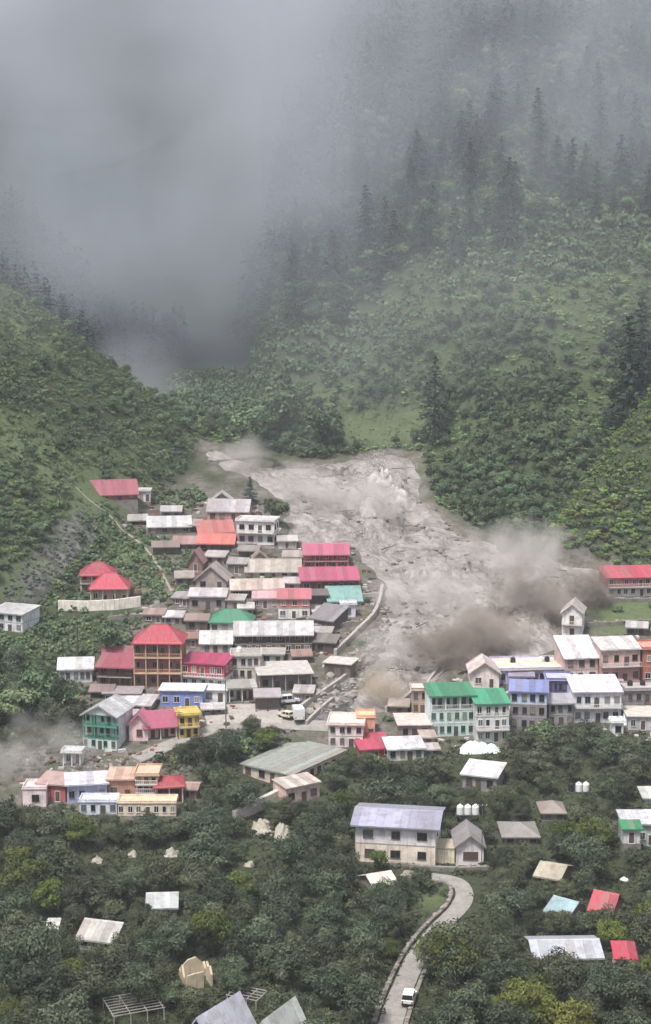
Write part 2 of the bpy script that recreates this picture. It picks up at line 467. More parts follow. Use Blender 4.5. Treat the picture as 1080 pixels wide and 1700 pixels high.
FZ = height(FX, FY, False) - 0.9 + ins * (2.3 * wv + 1.2 * ridged * ridged + .35 * turb) - .35 * np.maximum(0, -sd)
# surge fronts: the flow piles up where it meets the rubble and the houses
def surge(px, py, amp, rx, ry):
    g = ground(px, py, cut=False); return amp * np.exp(-((FX - g[0]) / rx) ** 2 - ((FY - g[1]) / ry) ** 2)
FZ += ins * (surge(610, 880, 4.0, 7, 4) + surge(860, 1030, 4.0, 14, 6) + surge(930, 990, 3.5, 8, 6) + surge(760, 1060, 3.0, 10, 5) + surge(650, 1140, 2.5, 8, 5))
def leap(px, py, rx, ry):
    g = ground(px, py, cut=False); return np.exp(-((FX - g[0]) / rx) ** 2 - ((FY - g[1]) / ry) ** 2)
jag = np.clip(vnoise(FX / 1.1, FY / 1.6) * .6 + vnoise(FX / .55 + 7, FY / .8) * .6 + .25, 0, 1.2)
LEAP = 1.2 * leap(612, 850, 3.4, 9) + 1.2 * leap(632, 800, 6, 5) + 1.1 * leap(662, 825, 2.5, 7) + .6 * leap(700, 960, 12, 4) + .7 * leap(800, 1010, 14, 5) + .6 * leap(880, 960, 9, 5)
FZ += ins * np.clip(LEAP, 0, 1.2) * jag * 3.2
nx2, ny2 = len(fx), len(fy)
ii = (np.arange(ny2 - 1)[:, None] * nx2 + np.arange(nx2 - 1)[None, :])
keep = (sd[:-1, :-1] > -4.5).ravel(); ii = ii.ravel()[keep]
Q = np.stack([ii, ii + 1, ii + nx2 + 1, ii + nx2], -1)
used = np.unique(Q); remap = np.full(nx2 * ny2, -1); remap[used] = np.arange(len(used))
me = np_mesh('mud_flow', np.stack([FX, FY, FZ], -1).reshape(-1, 3)[used], remap[Q], mg, smooth=True)
foam = sstep(.35, .9, np.clip(LEAP, 0, 1.2) * (jag + .25)) * .9
fa = me.attributes.new('foam', 'FLOAT', 'POINT'); fa.data.foreach_set('value', foam.reshape(-1)[used].astype(np.float32))
structure(link('flood_water', me), 'churning grey-brown mud flood spreading down the fan')
def mud_z(x, y):
    i = int(np.clip((y - y0) / .8, 0, ny2 - 1)); j = int(np.clip((x - x0) / .8, 0, nx2 - 1)); return float(FZ[i, j])
# ------------------------------------------------------------------ houses
PROTECT = []          # picture boxes of what must stay in view: (x0, y0, x1, y1, distance)
LAND = []             # landmarks in the picture: (x, y, short phrase)
FOOT = []             # footprints on the ground (x, y, radius)

def sheet_mesh(w, L, mat):
    def mk():
        m = MB(); g = .03
        m.box(g, w - g, 0, L, 0, .03); m.box(0, .07, .01, L - .01, .0, .075)
        for k in (1, 2):
            x = w * k / 3; m.box(x - .03, x + .03, .012, L - .012, .0, .055)
        return m.mesh('roof_sheet', mat)
    return cached(('sheet', round(w, 2), round(L, 2), mat.name), mk)

def window(parent, x, y, z, w, h, rot=0.0, frame=None, kind='window'):
    frame = frame or WHITE_PAINT; pm_ = random.choice(pane_mats())
    def mk():
        m = MB(); t = .07
        m.box(-w / 2 - t, w / 2 + t, -.09, .02, h, h + t); m.box(-w / 2 - t - .05, w / 2 + t + .05, -.16, .02, -t, 0)
        m.box(-w / 2 - t, -w / 2, -.09, .02, 0, h); m.box(w / 2, w / 2 + t, -.09, .02, 0, h)
        if kind == 'window' and w > .8: m.box(-.03, .03, -.07, .01, 0, h)
        return m.mesh('window', frame)
    def mp():
        m = MB(); m.box(-w / 2, w / 2, -.03, .0, 0, h); return m.mesh('pane', pm_)
    o = link(kind, cached((kind, round(w, 2), round(h, 2), frame.name), mk), parent, (x, y, z), (0, 0, rot))
    if kind == 'door':
        def md():
            m = MB(); m.box(-w / 2, w / 2, -.035, .0, 0, h); m.box(-w / 2 + .12, w / 2 - .12, -.05, -.035, h * .55, h - .15); m.box(-w / 2 + .12, w / 2 - .12, -.05, -.035, .15, h * .45)
            return m.mesh('door_panel', DARK_WOOD)
        link('panel', cached(('doorp', round(w, 2), round(h, 2)), md), o)
    else:
        link('pane', cached(('pane', round(w, 2), round(h, 2), pm_.name), mp), o)
    return o

def house(name, label, x0, x1, yb, ye, yr, roof='gable', yaw=0, dep=7.0, st=2, wall=(215, 210, 205), rc=(170, 165, 160),
          nw=3, ver=(), bal=(), wall2=None, frame=None, win=True, door=True, cat='house', dist=None, side=0, ov=.45, rail=None,
          group=None, band=True, winw=None, parapet=True, sheets=True, protect=True, tank=None, sill=None, lower=.3, nside=2):
    if yaw == 0 and dist is None and yb < 1300: yaw = random.uniform(-9, 9)
    yawr = math.radians(yaw)
    g = ground((x0 + x1) / 2, yb, cut=False) if dist is None else at_dist((x0 + x1) / 2, yb, dist)
    px, py, f = project(*g); s = FPX / f
    dn = math.atan2(CAM_Z - g[2], g[1])
    w = (x1 - x0) / s; H = (yb - ye) / s / math.cos(dn)
    run = dep / 2 if roof in ('gable', 'hip') else dep
    rpx = (ye - yr) / s
    q = (rpx - (run + ov) * math.sin(dn)) / math.cos(dn)
    q = float(np.clip(q, .5, 4.2)) if roof != 'flat' else .3
    if roof == 'gable_end': q = float(np.clip(rpx / math.cos(dn), .7, 4.2))
    root = link(name, None, None, tuple(g), (0, 0, yawr)); root.empty_display_size = .5
    tag(root, label, cat, group)
    short = re.split(r' (?:at|in|near|beside|below|under|above|behind|left of|right of|between|next to|joined|standing|seen|cut off|peeking|peeping|sunk|half hidden|buried|on|with a row|stepping|squeezed|wedged) ', label)[0]
    LAND.append(((x0 + x1) / 2, (ye + yb) / 2, short, label))
    cs = [(-w / 2, 0), (w / 2, 0), (-w / 2, dep), (w / 2, dep), (0, 0)]
    hz = [float(height(g[0] + a * math.cos(yawr) - b * math.sin(yawr), g[1] + a * math.sin(yawr) + b * math.cos(yawr))) for a, b in cs]
    low = max(.6, g[2] - min(hz) + .5)
    sh = H / st
    WM = plaster(wall); W2 = plaster(wall2) if wall2 else None
    fr = frame or random.choice((WHITE_PAINT, GREY_PAINT, DARK_WOOD, DARK_WOOD))
    # body, storey by storey
    m1, m2 = MB(), MB(); slabs = MB()
    for k in range(st):
        za, zb = k * sh, (k + 1) * sh
        yf = 1.3 if k in ver else 0.0
        (m2 if (W2 and k == st - 1) else m1).box(-w / 2, w / 2, yf, dep, za, zb)
        if k in ver:
            slabs.box(-w / 2 - .05, w / 2 + .05, -.12, yf + .1, za - .14, za)
            if k == st - 1: slabs.box(-w / 2 - .05, w / 2 + .05, -.1, yf + .1, zb - .05, zb + .03)
        elif band and k > 0: slabs.box(-w / 2 - .04, w / 2 + .04, -.05, dep * .98, za - .1, za + .08)
    top = m2 if W2 else m1
    if roof == 'gable':
        for sx in (-1, 1):
            X = sx * w / 2; X2 = X - sx * .18
            a = [(X, 0.02, H), (X, dep - .02, H), (X, dep / 2, H + q)]; b = [(X2, 0.02, H), (X2, dep - .02, H), (X2, dep / 2, H + q)]
            if sx > 0: a, b = b, a
            top.poly([a[0], a[2], a[1]]); top.poly(b); 
    elif roof == 'gable_end':
        for Y in (0.0, dep):
            t = [(-w / 2 + .01, Y, H), (w / 2 - .01, Y, H), (0, Y, H + q)]
            top.poly(t if Y == 0 else t[::-1])
        top.poly([(-w / 2 + .01, 0, H), (0, 0, H + q), (0, dep, H + q), (-w / 2 + .01, dep, H)]); top.poly([(w / 2 - .01, dep, H), (0, dep, H + q), (0, 0, H + q), (w / 2 - .01, 0, H)])
    elif roof == 'shed':
        for sx in (-1, 1):
            X = sx * (w / 2 - .01); p = [(X, 0.02, H), (X, dep, H), (X, dep, H + q)]; top.poly(p if sx > 0 else p[::-1])
        top.poly([(w / 2, dep, H), (-w / 2, dep, H), (-w / 2, dep, H + q), (w / 2, dep, H + q)])
    link('wall', m1.mesh('wall', WM), root)
    if W2: link('upper_wall', m2.mesh('upper_wall', W2), root)
    fm = MB(); fm.box(-w / 2 - .12, w / 2 + .12, -.12, dep, -low, .02); link('foundation', fm.mesh('foundation', OLD_CONCRETE), root)
    if slabs.v: link('floor_slab', slabs.mesh('floor_slab', sill or CONCRETE), root)
    # roof
    RM = metal(rc) if roof != 'flat' else simple('roof_slab_%d_%d_%d' % rc, rc, .9, var=.3, scale=.7)
    rb = MB(); th = .10; a = math.atan2(q, run); ro = link('roof', None, root)
    W = w + 2 * ov
    if roof in ('gable', 'shed'):
        ze = H - ov * math.tan(a) + .03
        yt = run if roof == 'gable' else dep + ov * .4
        zt = H + q + .03 if roof == 'gable' else ze + (yt + ov) * math.tan(a)
        rb.hull8([(-W / 2, -ov, ze), (W / 2, -ov, ze), (W / 2, yt, zt), (-W / 2, yt, zt)],
                 [(-W / 2, -ov, ze + th), (W / 2, -ov, ze + th), (W / 2, yt, zt + th), (-W / 2, yt, zt + th)])
        if roof == 'gable':
            rb.hull8([(-W / 2, dep, zt), (-W / 2, dep + ov, ze), (W / 2, dep + ov, ze), (W / 2, dep, zt)][0:0] or
                     [(-W / 2, run, zt), (W / 2, run, zt), (W / 2, dep + ov, ze), (-W / 2, dep + ov, ze)],
                     [(-W / 2, run, zt + th), (W / 2, run, zt + th), (W / 2, dep + ov, ze + th), (-W / 2, dep + ov, ze + th)])
        rb.box(-W / 2, W / 2, -ov - .05, -ov - .003, ze - .16, ze + th)
        L = math.hypot(yt + ov, zt - ze) + .06
        if sheets:
            n = max(2, round(W / 1.45)); sw = W / n; sm = sheet_mesh(sw, L, RM)
            for i in range(n): link('roof_sheet', sm, ro, (-W / 2 + i * sw, -ov - .06, ze + th + .004), (a + random.uniform(-.002, .004), 0, 0))
        if roof == 'gable':
            rm_ = MB(); rm_.hull8([(-W / 2, run - .3, zt + th - .1), (W / 2, run - .3, zt + th - .1), (W / 2, run + .3, zt + th - .1), (-W / 2, run + .3, zt + th - .1)],
                                  [(-W / 2, run - .05, zt + th + .13), (W / 2, run - .05, zt + th + .13), (W / 2, run + .05, zt + th + .13), (-W / 2, run + .05, zt + th + .13)])
            link('ridge_cap', rm_.mesh('ridge_cap', RM), ro)
    elif roof == 'gable_end':
        a = math.atan2(q, w / 2); ze = H - ov * math.tan(a) + .03; zt = H + q + .03; D0, D1 = -ov - .15, dep + ov
        for sx in (-1, 1):
            e = sx * W / 2
            pa = [(e, D0, ze), (0, D0, zt), (0, D1, zt), (e, D1, ze)]
            if sx > 0: pa = [pa[1], pa[0], pa[3], pa[2]]
            rb.hull8(pa, [(p[0], p[1], p[2] + th) for p in pa])
        L = math.hypot(W / 2, zt - ze) + .03; D = D1 - D0
        n = max(2, round(D / 1.45)); sw = D / n; sm = sheet_mesh(sw, L, RM)
        if sheets:
            for i in range(n):
                link('roof_sheet', sm, ro, (W / 2, D0 + i * sw, ze + th + .004), (a, 0, math.pi / 2))
                link('roof_sheet', sm, ro, (-W / 2, D1 - i * sw, ze + th + .004), (a, 0, -math.pi / 2))
        bg = MB()
        for sx in (-1, 1):
            e = sx * W / 2
            pa = [(e, D0 - .05, ze - .15), (0, D0 - .05, zt - .15), (0, D0 - .003, zt - .15), (e, D0 - .003, ze - .15)]
            if sx > 0: pa = [pa[1], pa[0], pa[3], pa[2]]
            bg.hull8(pa, [(p[0], p[1], p[2] + .3) for p in pa])
        link('bargeboard', bg.mesh('bargeboard', RM), ro)
    elif roof == 'hip':
        ze = H - ov * math.tan(a) + .03; zt = H + q
        hx = max(.2, w / 2 - dep / 2 * .8); D0, D1, R = -ov, dep + ov, W / 2
        A = [(-R, D0, ze), (R, D0, ze), (R, D1, ze), (-R, D1, ze)]; T0, T1 = (-hx, dep / 2, zt), (hx, dep / 2, zt)
        rb.poly([A[0], A[1], T1, T0]); rb.poly([A[2], A[3], T0, T1]); rb.poly([A[1], A[2], T1]); rb.poly([A[3], A[0], T0]); rb.poly(A[::-1])
        rb.box(-R, R, D0 - .05, D0 - .003, ze - .18, ze + .06); rb.box(R + .003, R + .05, D0, D1, ze - .18, ze + .06); rb.box(-R - .05, -R - .003, D0, D1, ze - .18, ze + .06)
        hc = MB()
        for P, T in ((A[0], T0), (A[1], T1), (A[2], T1), (A[3], T0)): hc.bar(P, T, .09, 5)
        hc.bar(T0, T1, .1, 5)
        n = max(2, round(W / 1.45))                        # standing seams on the front slope
        for i in range(1, n):
            X = -R + i * W / n; t = min(1.0, (R - abs(X)) / max(.1, R - hx))
            hc.bar((X, D0, ze + .03), (X, D0 + (dep / 2 - D0) * t, ze + (zt - ze) * t + .03), .035, 4)
        link('ridge_cap', hc.mesh('ridge_cap', RM), ro)
    else:
        rb.box(-w / 2 - ov, w / 2 + ov, -ov, dep + ov * .5, H, H + .22)
        if parapet:
            t, z0, z1 = .16, H + .22, H + .62
            pm = MB(); X = w / 2 + ov - .1; Y0, Y1 = -ov + .1, dep + ov * .5 - .1
            pm.box(-X, X, Y0, Y0 + t, z0, z1); pm.box(-X, X, Y1 - t, Y1, z0, z1); pm.box(-X, -X + t, Y0 + t, Y1 - t, z0, z1); pm.box(X - t, X, Y0 + t, Y1 - t, z0, z1)
            link('parapet', pm.mesh('parapet', WM), ro)
    if rb.v: link('roof_deck', rb.mesh('roof_deck', RM), ro)
    # openings
    if win:
        ww = winw or min(1.35, w / max(1, nw) * .5); wh = min(1.35, sh * .48)
        for k in range(st):
            yf = 1.3 if k in ver else 0.0
            for i in range(nw):
                x = -w / 2 + w * (i + .5) / nw + random.uniform(-.25, .25)
                if (door and k == 0 and i == nw // 2) or (k in bal and i == nw // 2) or (k in ver and i % 2 == 1):
                    window(root, x, yf - .004, k * sh + .06, min(.95, ww), min(2.1, sh * .72), 0, fr, 'door')
                else: window(root, x, yf - .004, k * sh + sh * lower, ww * random.choice((1, 1, .85)), wh, 0, fr)
            for sx in ([side] if side else []):
                for yy in [dep * (i + .7) / (nside + .4) for i in range(nside)]: window(root, sx * (w / 2 + .004), yy, k * sh + sh * lower, min(1.1, ww), wh, sx * math.pi / 2, fr)
    # verandas and balconies
    RL = rail or WHITE_PAINT
    for k in list(ver) + list(bal):
        za = k * sh; out = 0.0 if k in ver else -1.1
        if k in bal:
            bm = MB(); bm.box(-w / 2, w / 2, out, -.01, za - .14, za + .02); link('balcony', bm.mesh('balcony', sill or CONCRETE), root)
        rm2 = MB(); y = out + .06
        rm2.box(-w / 2, w / 2, y - .04, y + .04, za + .92, za + 1.0); rm2.box(-w / 2, w / 2, y - .03, y + .03, za + .12, za + .18)
        n = max(4, int(w / .38))
        for i in range(n + 1):
            X = -w / 2 + w * i / n; rm2.box(X - .03, X + .03, y - .025, y + .025, za + .03, za + .92)
        for sx in (-1, 1): rm2.box(sx * (w / 2 - .04) - .03, sx * (w / 2 - .04) + .03, y + .05, 1.25 if k in ver else -.02, za + .92, za + 1.0)
        if k > 0 or k in bal: link('railing', rm2.mesh('railing', RL), root)
        if k in ver:
            np_ = max(2, round(w / 3.0))
            def mkp():
                m = MB(); m.box(-.11, .11, 0, .22, 0, sh - .14); return m.mesh('post', RL)
            pm = cached(('post', round(sh, 2), RL.name), mkp)
            for i in range(np_ + 1): link('post', pm, root, (-w / 2 + .11 + (w - .22) * i / np_, 0.01, za + .01))
    if tank:
        for tx in (tank if isinstance(tank, (list, tuple)) else [tank]):
            water_tank(root, (tx * w / 2, dep * .6, H + .24), 'roof_tank', random.random() < .5)
    if protect: PROTECT.append((x0 - 3, yr - 2, x1 + 3, yb if yb < 1450 else ye - .3 * (ye - yr), f))
    c0, s0 = math.cos(yawr), math.sin(yawr)
    for t in np.linspace(-w / 2 + 1, w / 2 - 1, max(2, int(w / 3) + 1)):
        for u in np.linspace(1, dep - 1, max(2, int(dep / 3) + 1)):
            FOOT.append((g[0] + t * c0 - u * s0, g[1] + t * s0 + u * c0, 1.9))
    root['w'] = w; root['h'] = H; root['d'] = dep
    return root

def water_tank(parent, loc, name='water_tank', black=False, r=.62, h=1.25):
    def mk():
        m = MB(); m.lathe([(r * .96, 0), (r, .06), (r, h * .22), (r * .95, h * .25), (r, h * .28), (r, h * .48), (r * .95, h * .51), (r, h * .54), (r, h * .72), (r * .9, h * .82), (r * .45, h * .93), (r * .32, h * .94), (r * .32, h)], 16)
        return m.mesh('water_tank', TANK_BLACK if black else TANK_WHITE)
    return link(name, cached(('tank', black, r, h), mk), parent, loc)

def shed_roof_open(label, name, x0, x1, yb, ye, yr, rc, yaw=0, dep=4, wall=None, cat='shed', dist=None, group=None):
    """open lean-to: posts, tin roof, low back wall"""
    return house(name, label, x0, x1, yb, ye, yr, roof='shed', yaw=yaw, dep=dep, st=1, wall=wall or (120, 110, 104), rc=rc, nw=2, ver=(0,), win=False, cat=cat, rail=DARK_WOOD, dist=dist, group=group)

RED, PINK, SALMON, DKRED = (170, 48, 58), (196, 76, 96), (218, 104, 96), (150, 56, 62)
GREY, LGREY, LILAC, BROWNGREY = (172, 166, 164), (196, 194, 194), (196, 190, 204), (150, 134, 126)
GREEN, TEAL, BLUE = (50, 142, 104), (128, 170, 164), (134, 144, 196)
WHITE, CREAM, LBLUE, WOOD, BRICK, PINKW = (236, 232, 230), (228, 214, 190), (190, 206, 226), (118, 92, 80), (176, 122, 112), (238, 204, 204)

# upper village, left bank
house('long_house', 'long house with faded red roof highest up against the left hillside', 146, 228, 831, 820, 797, dep=7, st=1, wall=(150, 70, 72), rc=(157, 73, 91), nw=4, yaw=14)
house('annex', 'small white annex at the right end of the highest faded red house', 228, 249, 833, 816, 810, 'flat', dep=4, st=1, wall=WHITE, nw=2)
shed_roof_open('small grey roofed hut left of the long pale grey shed', 'hut', 214, 244, 872, 864, 854, GREY, dep=4, yaw=8)
house('shed', 'long shed with a pale grey tin roof below the highest red house', 246, 316, 887, 874, 857, 'shed', dep=5, st=1, wall=(110, 98, 94), rc=LGREY, nw=4, yaw=6)
house('house', 'pink-walled house under a grey tin roof beside the tall conifer', 344, 412, 866, 848, 829, dep=7, st=1, wall=(206, 150, 150), rc=(178, 172, 176), nw=4, yaw=-6, wall2=None)
house('hut', 'small grey gabled hut peeking out behind the pink-walled house', 352, 384, 838, 830, 818, 'gable_end', dep=5, st=1, wall=(150, 140, 132), rc=LGREY, nw=1)
house('white_house', 'white two-storey flat-roofed house at the top edge of the flood', 392, 455, 904, 866, 856, 'flat', dep=7, st=2, wall=WHITE, rc=(186, 180, 182), nw=4, frame=DARK_WOOD, yaw=-10, side=1, door=False, bal=(1,))
house('house', 'house with an orange-red sloping roof left of the white flat-roofed house', 330, 388, 893, 884, 864, 'shed', dep=6, st=1, wall=(170, 120, 110), rc=(185, 106, 103), nw=3, yaw=10)
house('house', 'brown-walled house with a salmon pink tin roof in front of the orange-red one', 328, 388, 917, 901, 886, dep=5, st=1, wall=(128, 88, 80), rc=SALMON, nw=4, ver=(0,), rail=DARK_WOOD)
house('hut', 'low hut with a dull brown roof left of the salmon pink roof', 287, 326, 912, 903, 890, 'shed', dep=5, st=1, wall=(100, 88, 82), rc=(168, 132, 128), nw=2)
house('hut', 'little brown gabled hut above the grey gabled house', 312, 336, 948, 932, 914, 'gable_end', dep=5, st=1, wall=(140, 112, 106), rc=(158, 118, 116), nw=1)
house('house', 'grey gabled house standing above a lower pale grey roof', 324, 376, 978, 962, 940, 'gable_end', dep=7, st=1, wall=(176, 160, 156), rc=(176, 162, 158), nw=2, frame=DARK_WOOD)
house('house', 'low house with a broad pale grey roof under the grey gable', 314, 374, 1012, 990, 976, 'shed', dep=5, st=1, wall=(150, 138, 138), rc=(198, 188, 190), nw=3)
house('house', 'wide house with a tan-grey roof behind the village centre', 408, 498, 958, 948, 928, dep=7, st=1, wall=(186, 176, 168), rc=(178, 168, 158), nw=5)
house('hut', 'tiny gabled loft sticking up over the wide tan-grey roof', 420, 442, 938, 926, 916, 'gable_end', dep=4, st=1, wall=(150, 134, 120), rc=(160, 148, 132), nw=1)
house('house', 'long house with a tan tin roof and dark open front', 384, 470, 994, 978, 961, dep=7, st=1, wall=(112, 96, 88), rc=(196, 178, 168), nw=5, ver=(0,), rail=DARK_WOOD)
house('hotel', 'crimson hotel with a pink roof nearest the flood edge, upper one', 504, 578, 944, 920, 902, 'gable', dep=7, st=2, wall=(196, 60, 74), rc=(185, 91, 121), nw=5, ver=(0, 1), rail=simple('pink_rail', (214, 110, 120)), yaw=3)
house('hotel', 'long building under a bright pink tin roof below the crimson hotel', 500, 595, 984, 963, 941, 'shed', dep=7, st=1, wall=(150, 84, 84), rc=(186, 79, 115), nw=5, yaw=5, ver=(0,), rail=DARK_WOOD)
house('house', 'low house with a washed-out pale pink roof beside the salmon-roofed house', 420, 462, 1010, 993, 978, 'shed', dep=6, st=1, wall=(180, 168, 168), rc=(216, 170, 176), nw=3)
house('house', 'two-storey white house with a salmon roof and pink upper wall', 462, 514, 1027, 993, 977, dep=6, st=2, wall=WHITE, wall2=(204, 128, 122), rc=(184, 102, 112), nw=3)
house('house', 'house with a pale teal roof at the corner of the stone channel', 545, 600, 1006, 998, 972, 'shed', dep=8, st=1, wall=(160, 168, 166), rc=TEAL, nw=3, yaw=4)
house('outhouse', 'small white box-like outhouse below the pale teal roof', 567, 590, 1025, 1004, 999, 'flat', dep=3, st=1, wall=(228, 226, 236), rc=(200, 200, 204), nw=1, door=False)
house('shed', 'dark timber shed with a slanted grey striped roof', 512, 556, 1044, 1028, 1002, 'shed', dep=7, st=1, wall=(84, 74, 70), rc=(140, 134, 138), nw=2, yaw=-32)
house('house', 'house with a bright green hipped roof in the middle of the village', 348, 416, 1052, 1032, 1010, 'hip', dep=8, st=1, wall=(176, 196, 190), rc=GREEN, nw=4)
house('guesthouse', 'dark timber guesthouse under the longest pale grey tin roof', 390, 518, 1084, 1053, 1031, dep=7, st=2, wall=(96, 82, 76), rc=(196, 192, 194), nw=8, ver=(1,), rail=DARK_WOOD)
house('house', 'small house with a whitish tin roof left of the long timber guesthouse', 333, 384, 1086, 1067, 1047, dep=6, st=1, wall=(206, 180, 180), rc=(206, 202, 200), nw=3)
house('house', 'weathered white two-storey house right of the magenta-roofed house', 385, 432, 1128, 1090, 1082, 'flat', dep=6, st=2, wall=(216, 210, 202), rc=(160, 152, 146), nw=4, frame=DARK_WOOD, tank=-.5)
house('concrete_building', 'unfinished concrete building with a bare flat roof slab near the channel', 430, 518, 1148, 1120, 1098, 'flat', dep=12, st=1, wall=(134, 124, 120), rc=(186, 178, 172), nw=4, yaw=8, ver=(0,), rail=CONCRETE, parapet=False)
house('house', 'pale house with a lean-to roof above the paved yard', 380, 424, 1165, 1142, 1128, 'shed', dep=5, st=1, wall=(206, 200, 196), rc=(170, 170, 164), nw=4, ver=(0,))
shed_roof_open('brown open shop stall with a lilac-grey roof on the yard corner', 'shop_stall', 424, 464, 1182, 1157, 1143, (190, 180, 184), yaw=4, dep=5)

# left edge, lower left bank
t_ = house('villa', 'red-roofed villa standing on a long cream terrace below the rocky gully', 150, 212, 1003, 976, 950, 'hip', dep=8, st=1, wall=(200, 176, 150), rc=(176, 51, 75), nw=4, ver=(0,), rail=simple('cream_rail', (214, 200, 176)))
house('villa', 'taller red-hipped wing with open concrete frames behind the terrace villa', 134, 190, 984, 954, 932, 'hip', dep=8, st=2, wall=(172, 150, 132), rc=(177, 56, 81), nw=4, ver=(0, 1), rail=simple('cream_rail', (214, 200, 176)))
house('white_house', 'white shed-roofed house cut off by the left edge of the picture', -22, 42, 1047, 1018, 1001, 'shed', dep=8, st=2, wall=(222, 222, 226), rc=LGREY, nw=4, yaw=-22)
house('shed', 'pale blue-grey shed with a white tin roof left of the red buildings', 98, 153, 1133, 1110, 1091, dep=7, st=1, wall=(206, 210, 214), rc=(212, 214, 216), nw=5, door=False)
house('house', 'low dark-red roofed house left of the red tower block', 160, 219, 1140, 1108, 1084, 'shed', dep=7, st=2, wall=(128, 72, 70), rc=(155, 69, 88), nw=4, ver=(0, 1), rail=DARK_WOOD)
house('house', 'second dark-red roof stepping up behind the low dark-red house', 172, 219, 1100, 1090, 1074, dep=5, st=1, wall=(150, 70, 70), rc=(153, 63, 82), nw=3)
house('hotel', 'tallest red-roofed hotel with three stacked brown verandas', 222, 302, 1144, 1067, 1036, 'hip', dep=9, st=3, wall=(140, 84, 76), rc=(179, 56, 77), nw=6, ver=(0, 1, 2), rail=simple('tan_rail', (196, 160, 134)), sill=simple('tan_sill', (206, 172, 148)))
house('hotel', 'white two-storey hotel with a magenta tin roof and red balcony', 300, 374, 1144, 1102, 1083, 'shed', dep=7, st=2, wall=WHITE, wall2=(184, 60, 70), rc=(177, 47, 96), nw=5, bal=(1,), yaw=-14, side=1)
house('house', 'blue-walled house under a white roof slab in front of the magenta-roofed hotel', 266, 336, 1174, 1147, 1141, 'flat', dep=6, st=1, wall=(132, 148, 214), rc=(216, 214, 216), nw=4, parapet=False)
house('house', 'small white house joined to the right of the blue-walled house', 338, 376, 1166, 1146, 1140, 'flat', dep=6, st=1, wall=WHITE, rc=(206, 204, 204), nw=2, parapet=False)
house('house', 'house with a broad pale roof behind the pink gabled house', 182, 250, 1186, 1170, 1154, 'shed', dep=7, st=1, wall=(160, 146, 146), rc=(206, 202, 206), nw=4, yaw=-8, tank=None)
house('house', 'squat dark house with a grey slab below the tallest hotel', 172, 232, 1166, 1152, 1143, 'flat', dep=6, st=1, wall=(134, 116, 114), rc=(150, 140, 140), nw=4, parapet=False)
house('house', 'green-trimmed white two-storey house with a grey gable at the left', 136, 196, 1244, 1188, 1172, 'gable_end', dep=9, st=3, wall=(214, 222, 220), rc=(198, 198, 200), nw=5, frame=simple('green_trim', (74, 146, 122)), ver=(1, 2), rail=simple('green_trim', (74, 146, 122)), yaw=-16, sill=simple('green_trim', (74, 146, 122)))
house('pink_house', 'small pink gabled house with a rose tin roof and one dark window', 214, 246, 1230, 1202, 1186, 'gable_end', dep=5, st=1, wall=(244, 206, 210), rc=(191, 114, 143), nw=1, frame=DARK_WOOD, door=False)
house('pink_house', 'long rose-roofed pink wing with pale veranda posts beside the yellow building', 240, 294, 1228, 1206, 1179, 'gable', dep=7, st=1, wall=(240, 184, 190), rc=(180, 78, 111), nw=5, ver=(0,), yaw=14)
house('yellow_house', 'yellow building next to the rose-roofed pink house', 297, 331, 1224, 1188, 1183, 'flat', dep=5, st=2, wall=(238, 204, 96), rc=(193, 170, 103), nw=3, frame=DARK_WOOD, yaw=14, bal=(1,), rail=simple('yellow_rail', (232, 200, 110)))
house('hut', 'tiny white flat-roofed hut left of the grey rubble slope', 104, 134, 1272, 1250, 1244, 'flat', dep=3, st=1, wall=(222, 220, 220), rc=(200, 200, 200), nw=2, ver=(0,))
house('cottage', 'small pinkish white cottage with one dark window at the far lower left', 38, 77, 1339, 1311, 1306, 'flat', dep=5, st=1, wall=(240, 220, 220), rc=(206, 190, 188), nw=1, door=False, frame=DARK_WOOD, ov=.15)
house('house', 'brick-red walled house with a beige roof between cottage and lilac roof', 62, 110, 1330, 1302, 1289, 'shed', dep=6, st=1, wall=(186, 96, 98), rc=(206, 174, 168), nw=2, yaw=-12)
house('house', 'blue-grey house with a lilac-white tin roof in the lower left row', 112, 178, 1332, 1302, 1284, 'shed', dep=6, st=1, wall=(176, 180, 206), rc=(214, 210, 222), nw=4, yaw=10)
house('house', 'orange-brown walled house beside the lilac-white roof', 180, 224, 1328, 1294, 1278, 'shed', dep=6, st=1, wall=(206, 150, 128), rc=(204, 168, 148), nw=2)
house('house', 'tan terraced house with stepped floors left of the scarlet roof', 226, 262, 1328, 1288, 1270, 'flat', dep=6, st=3, wall=(206, 172, 148), rc=(206, 176, 150), nw=3, bal=(1, 2))
house('pavilion', 'scarlet-roofed pavilion with pale posts at the end of the lower row', 258, 304, 1334, 1306, 1287, 'hip', dep=7, st=1, wall=(168, 70, 66), rc=(183, 64, 74), nw=3, ver=(0,), yaw=8)
house('building', 'long cream building with a flat roof in front of the lower row', 196, 292, 1354, 1334, 1327, 'flat', dep=4, st=1, wall=(236, 216, 192), rc=(220, 190, 160), nw=7, ov=.2)
house('building', 'white and pale blue flat-roofed block left of the long cream building', 132, 194, 1352, 1332, 1325, 'flat', dep=4, st=1, wall=(222, 226, 238), rc=(206, 206, 214), nw=4, ov=.2)

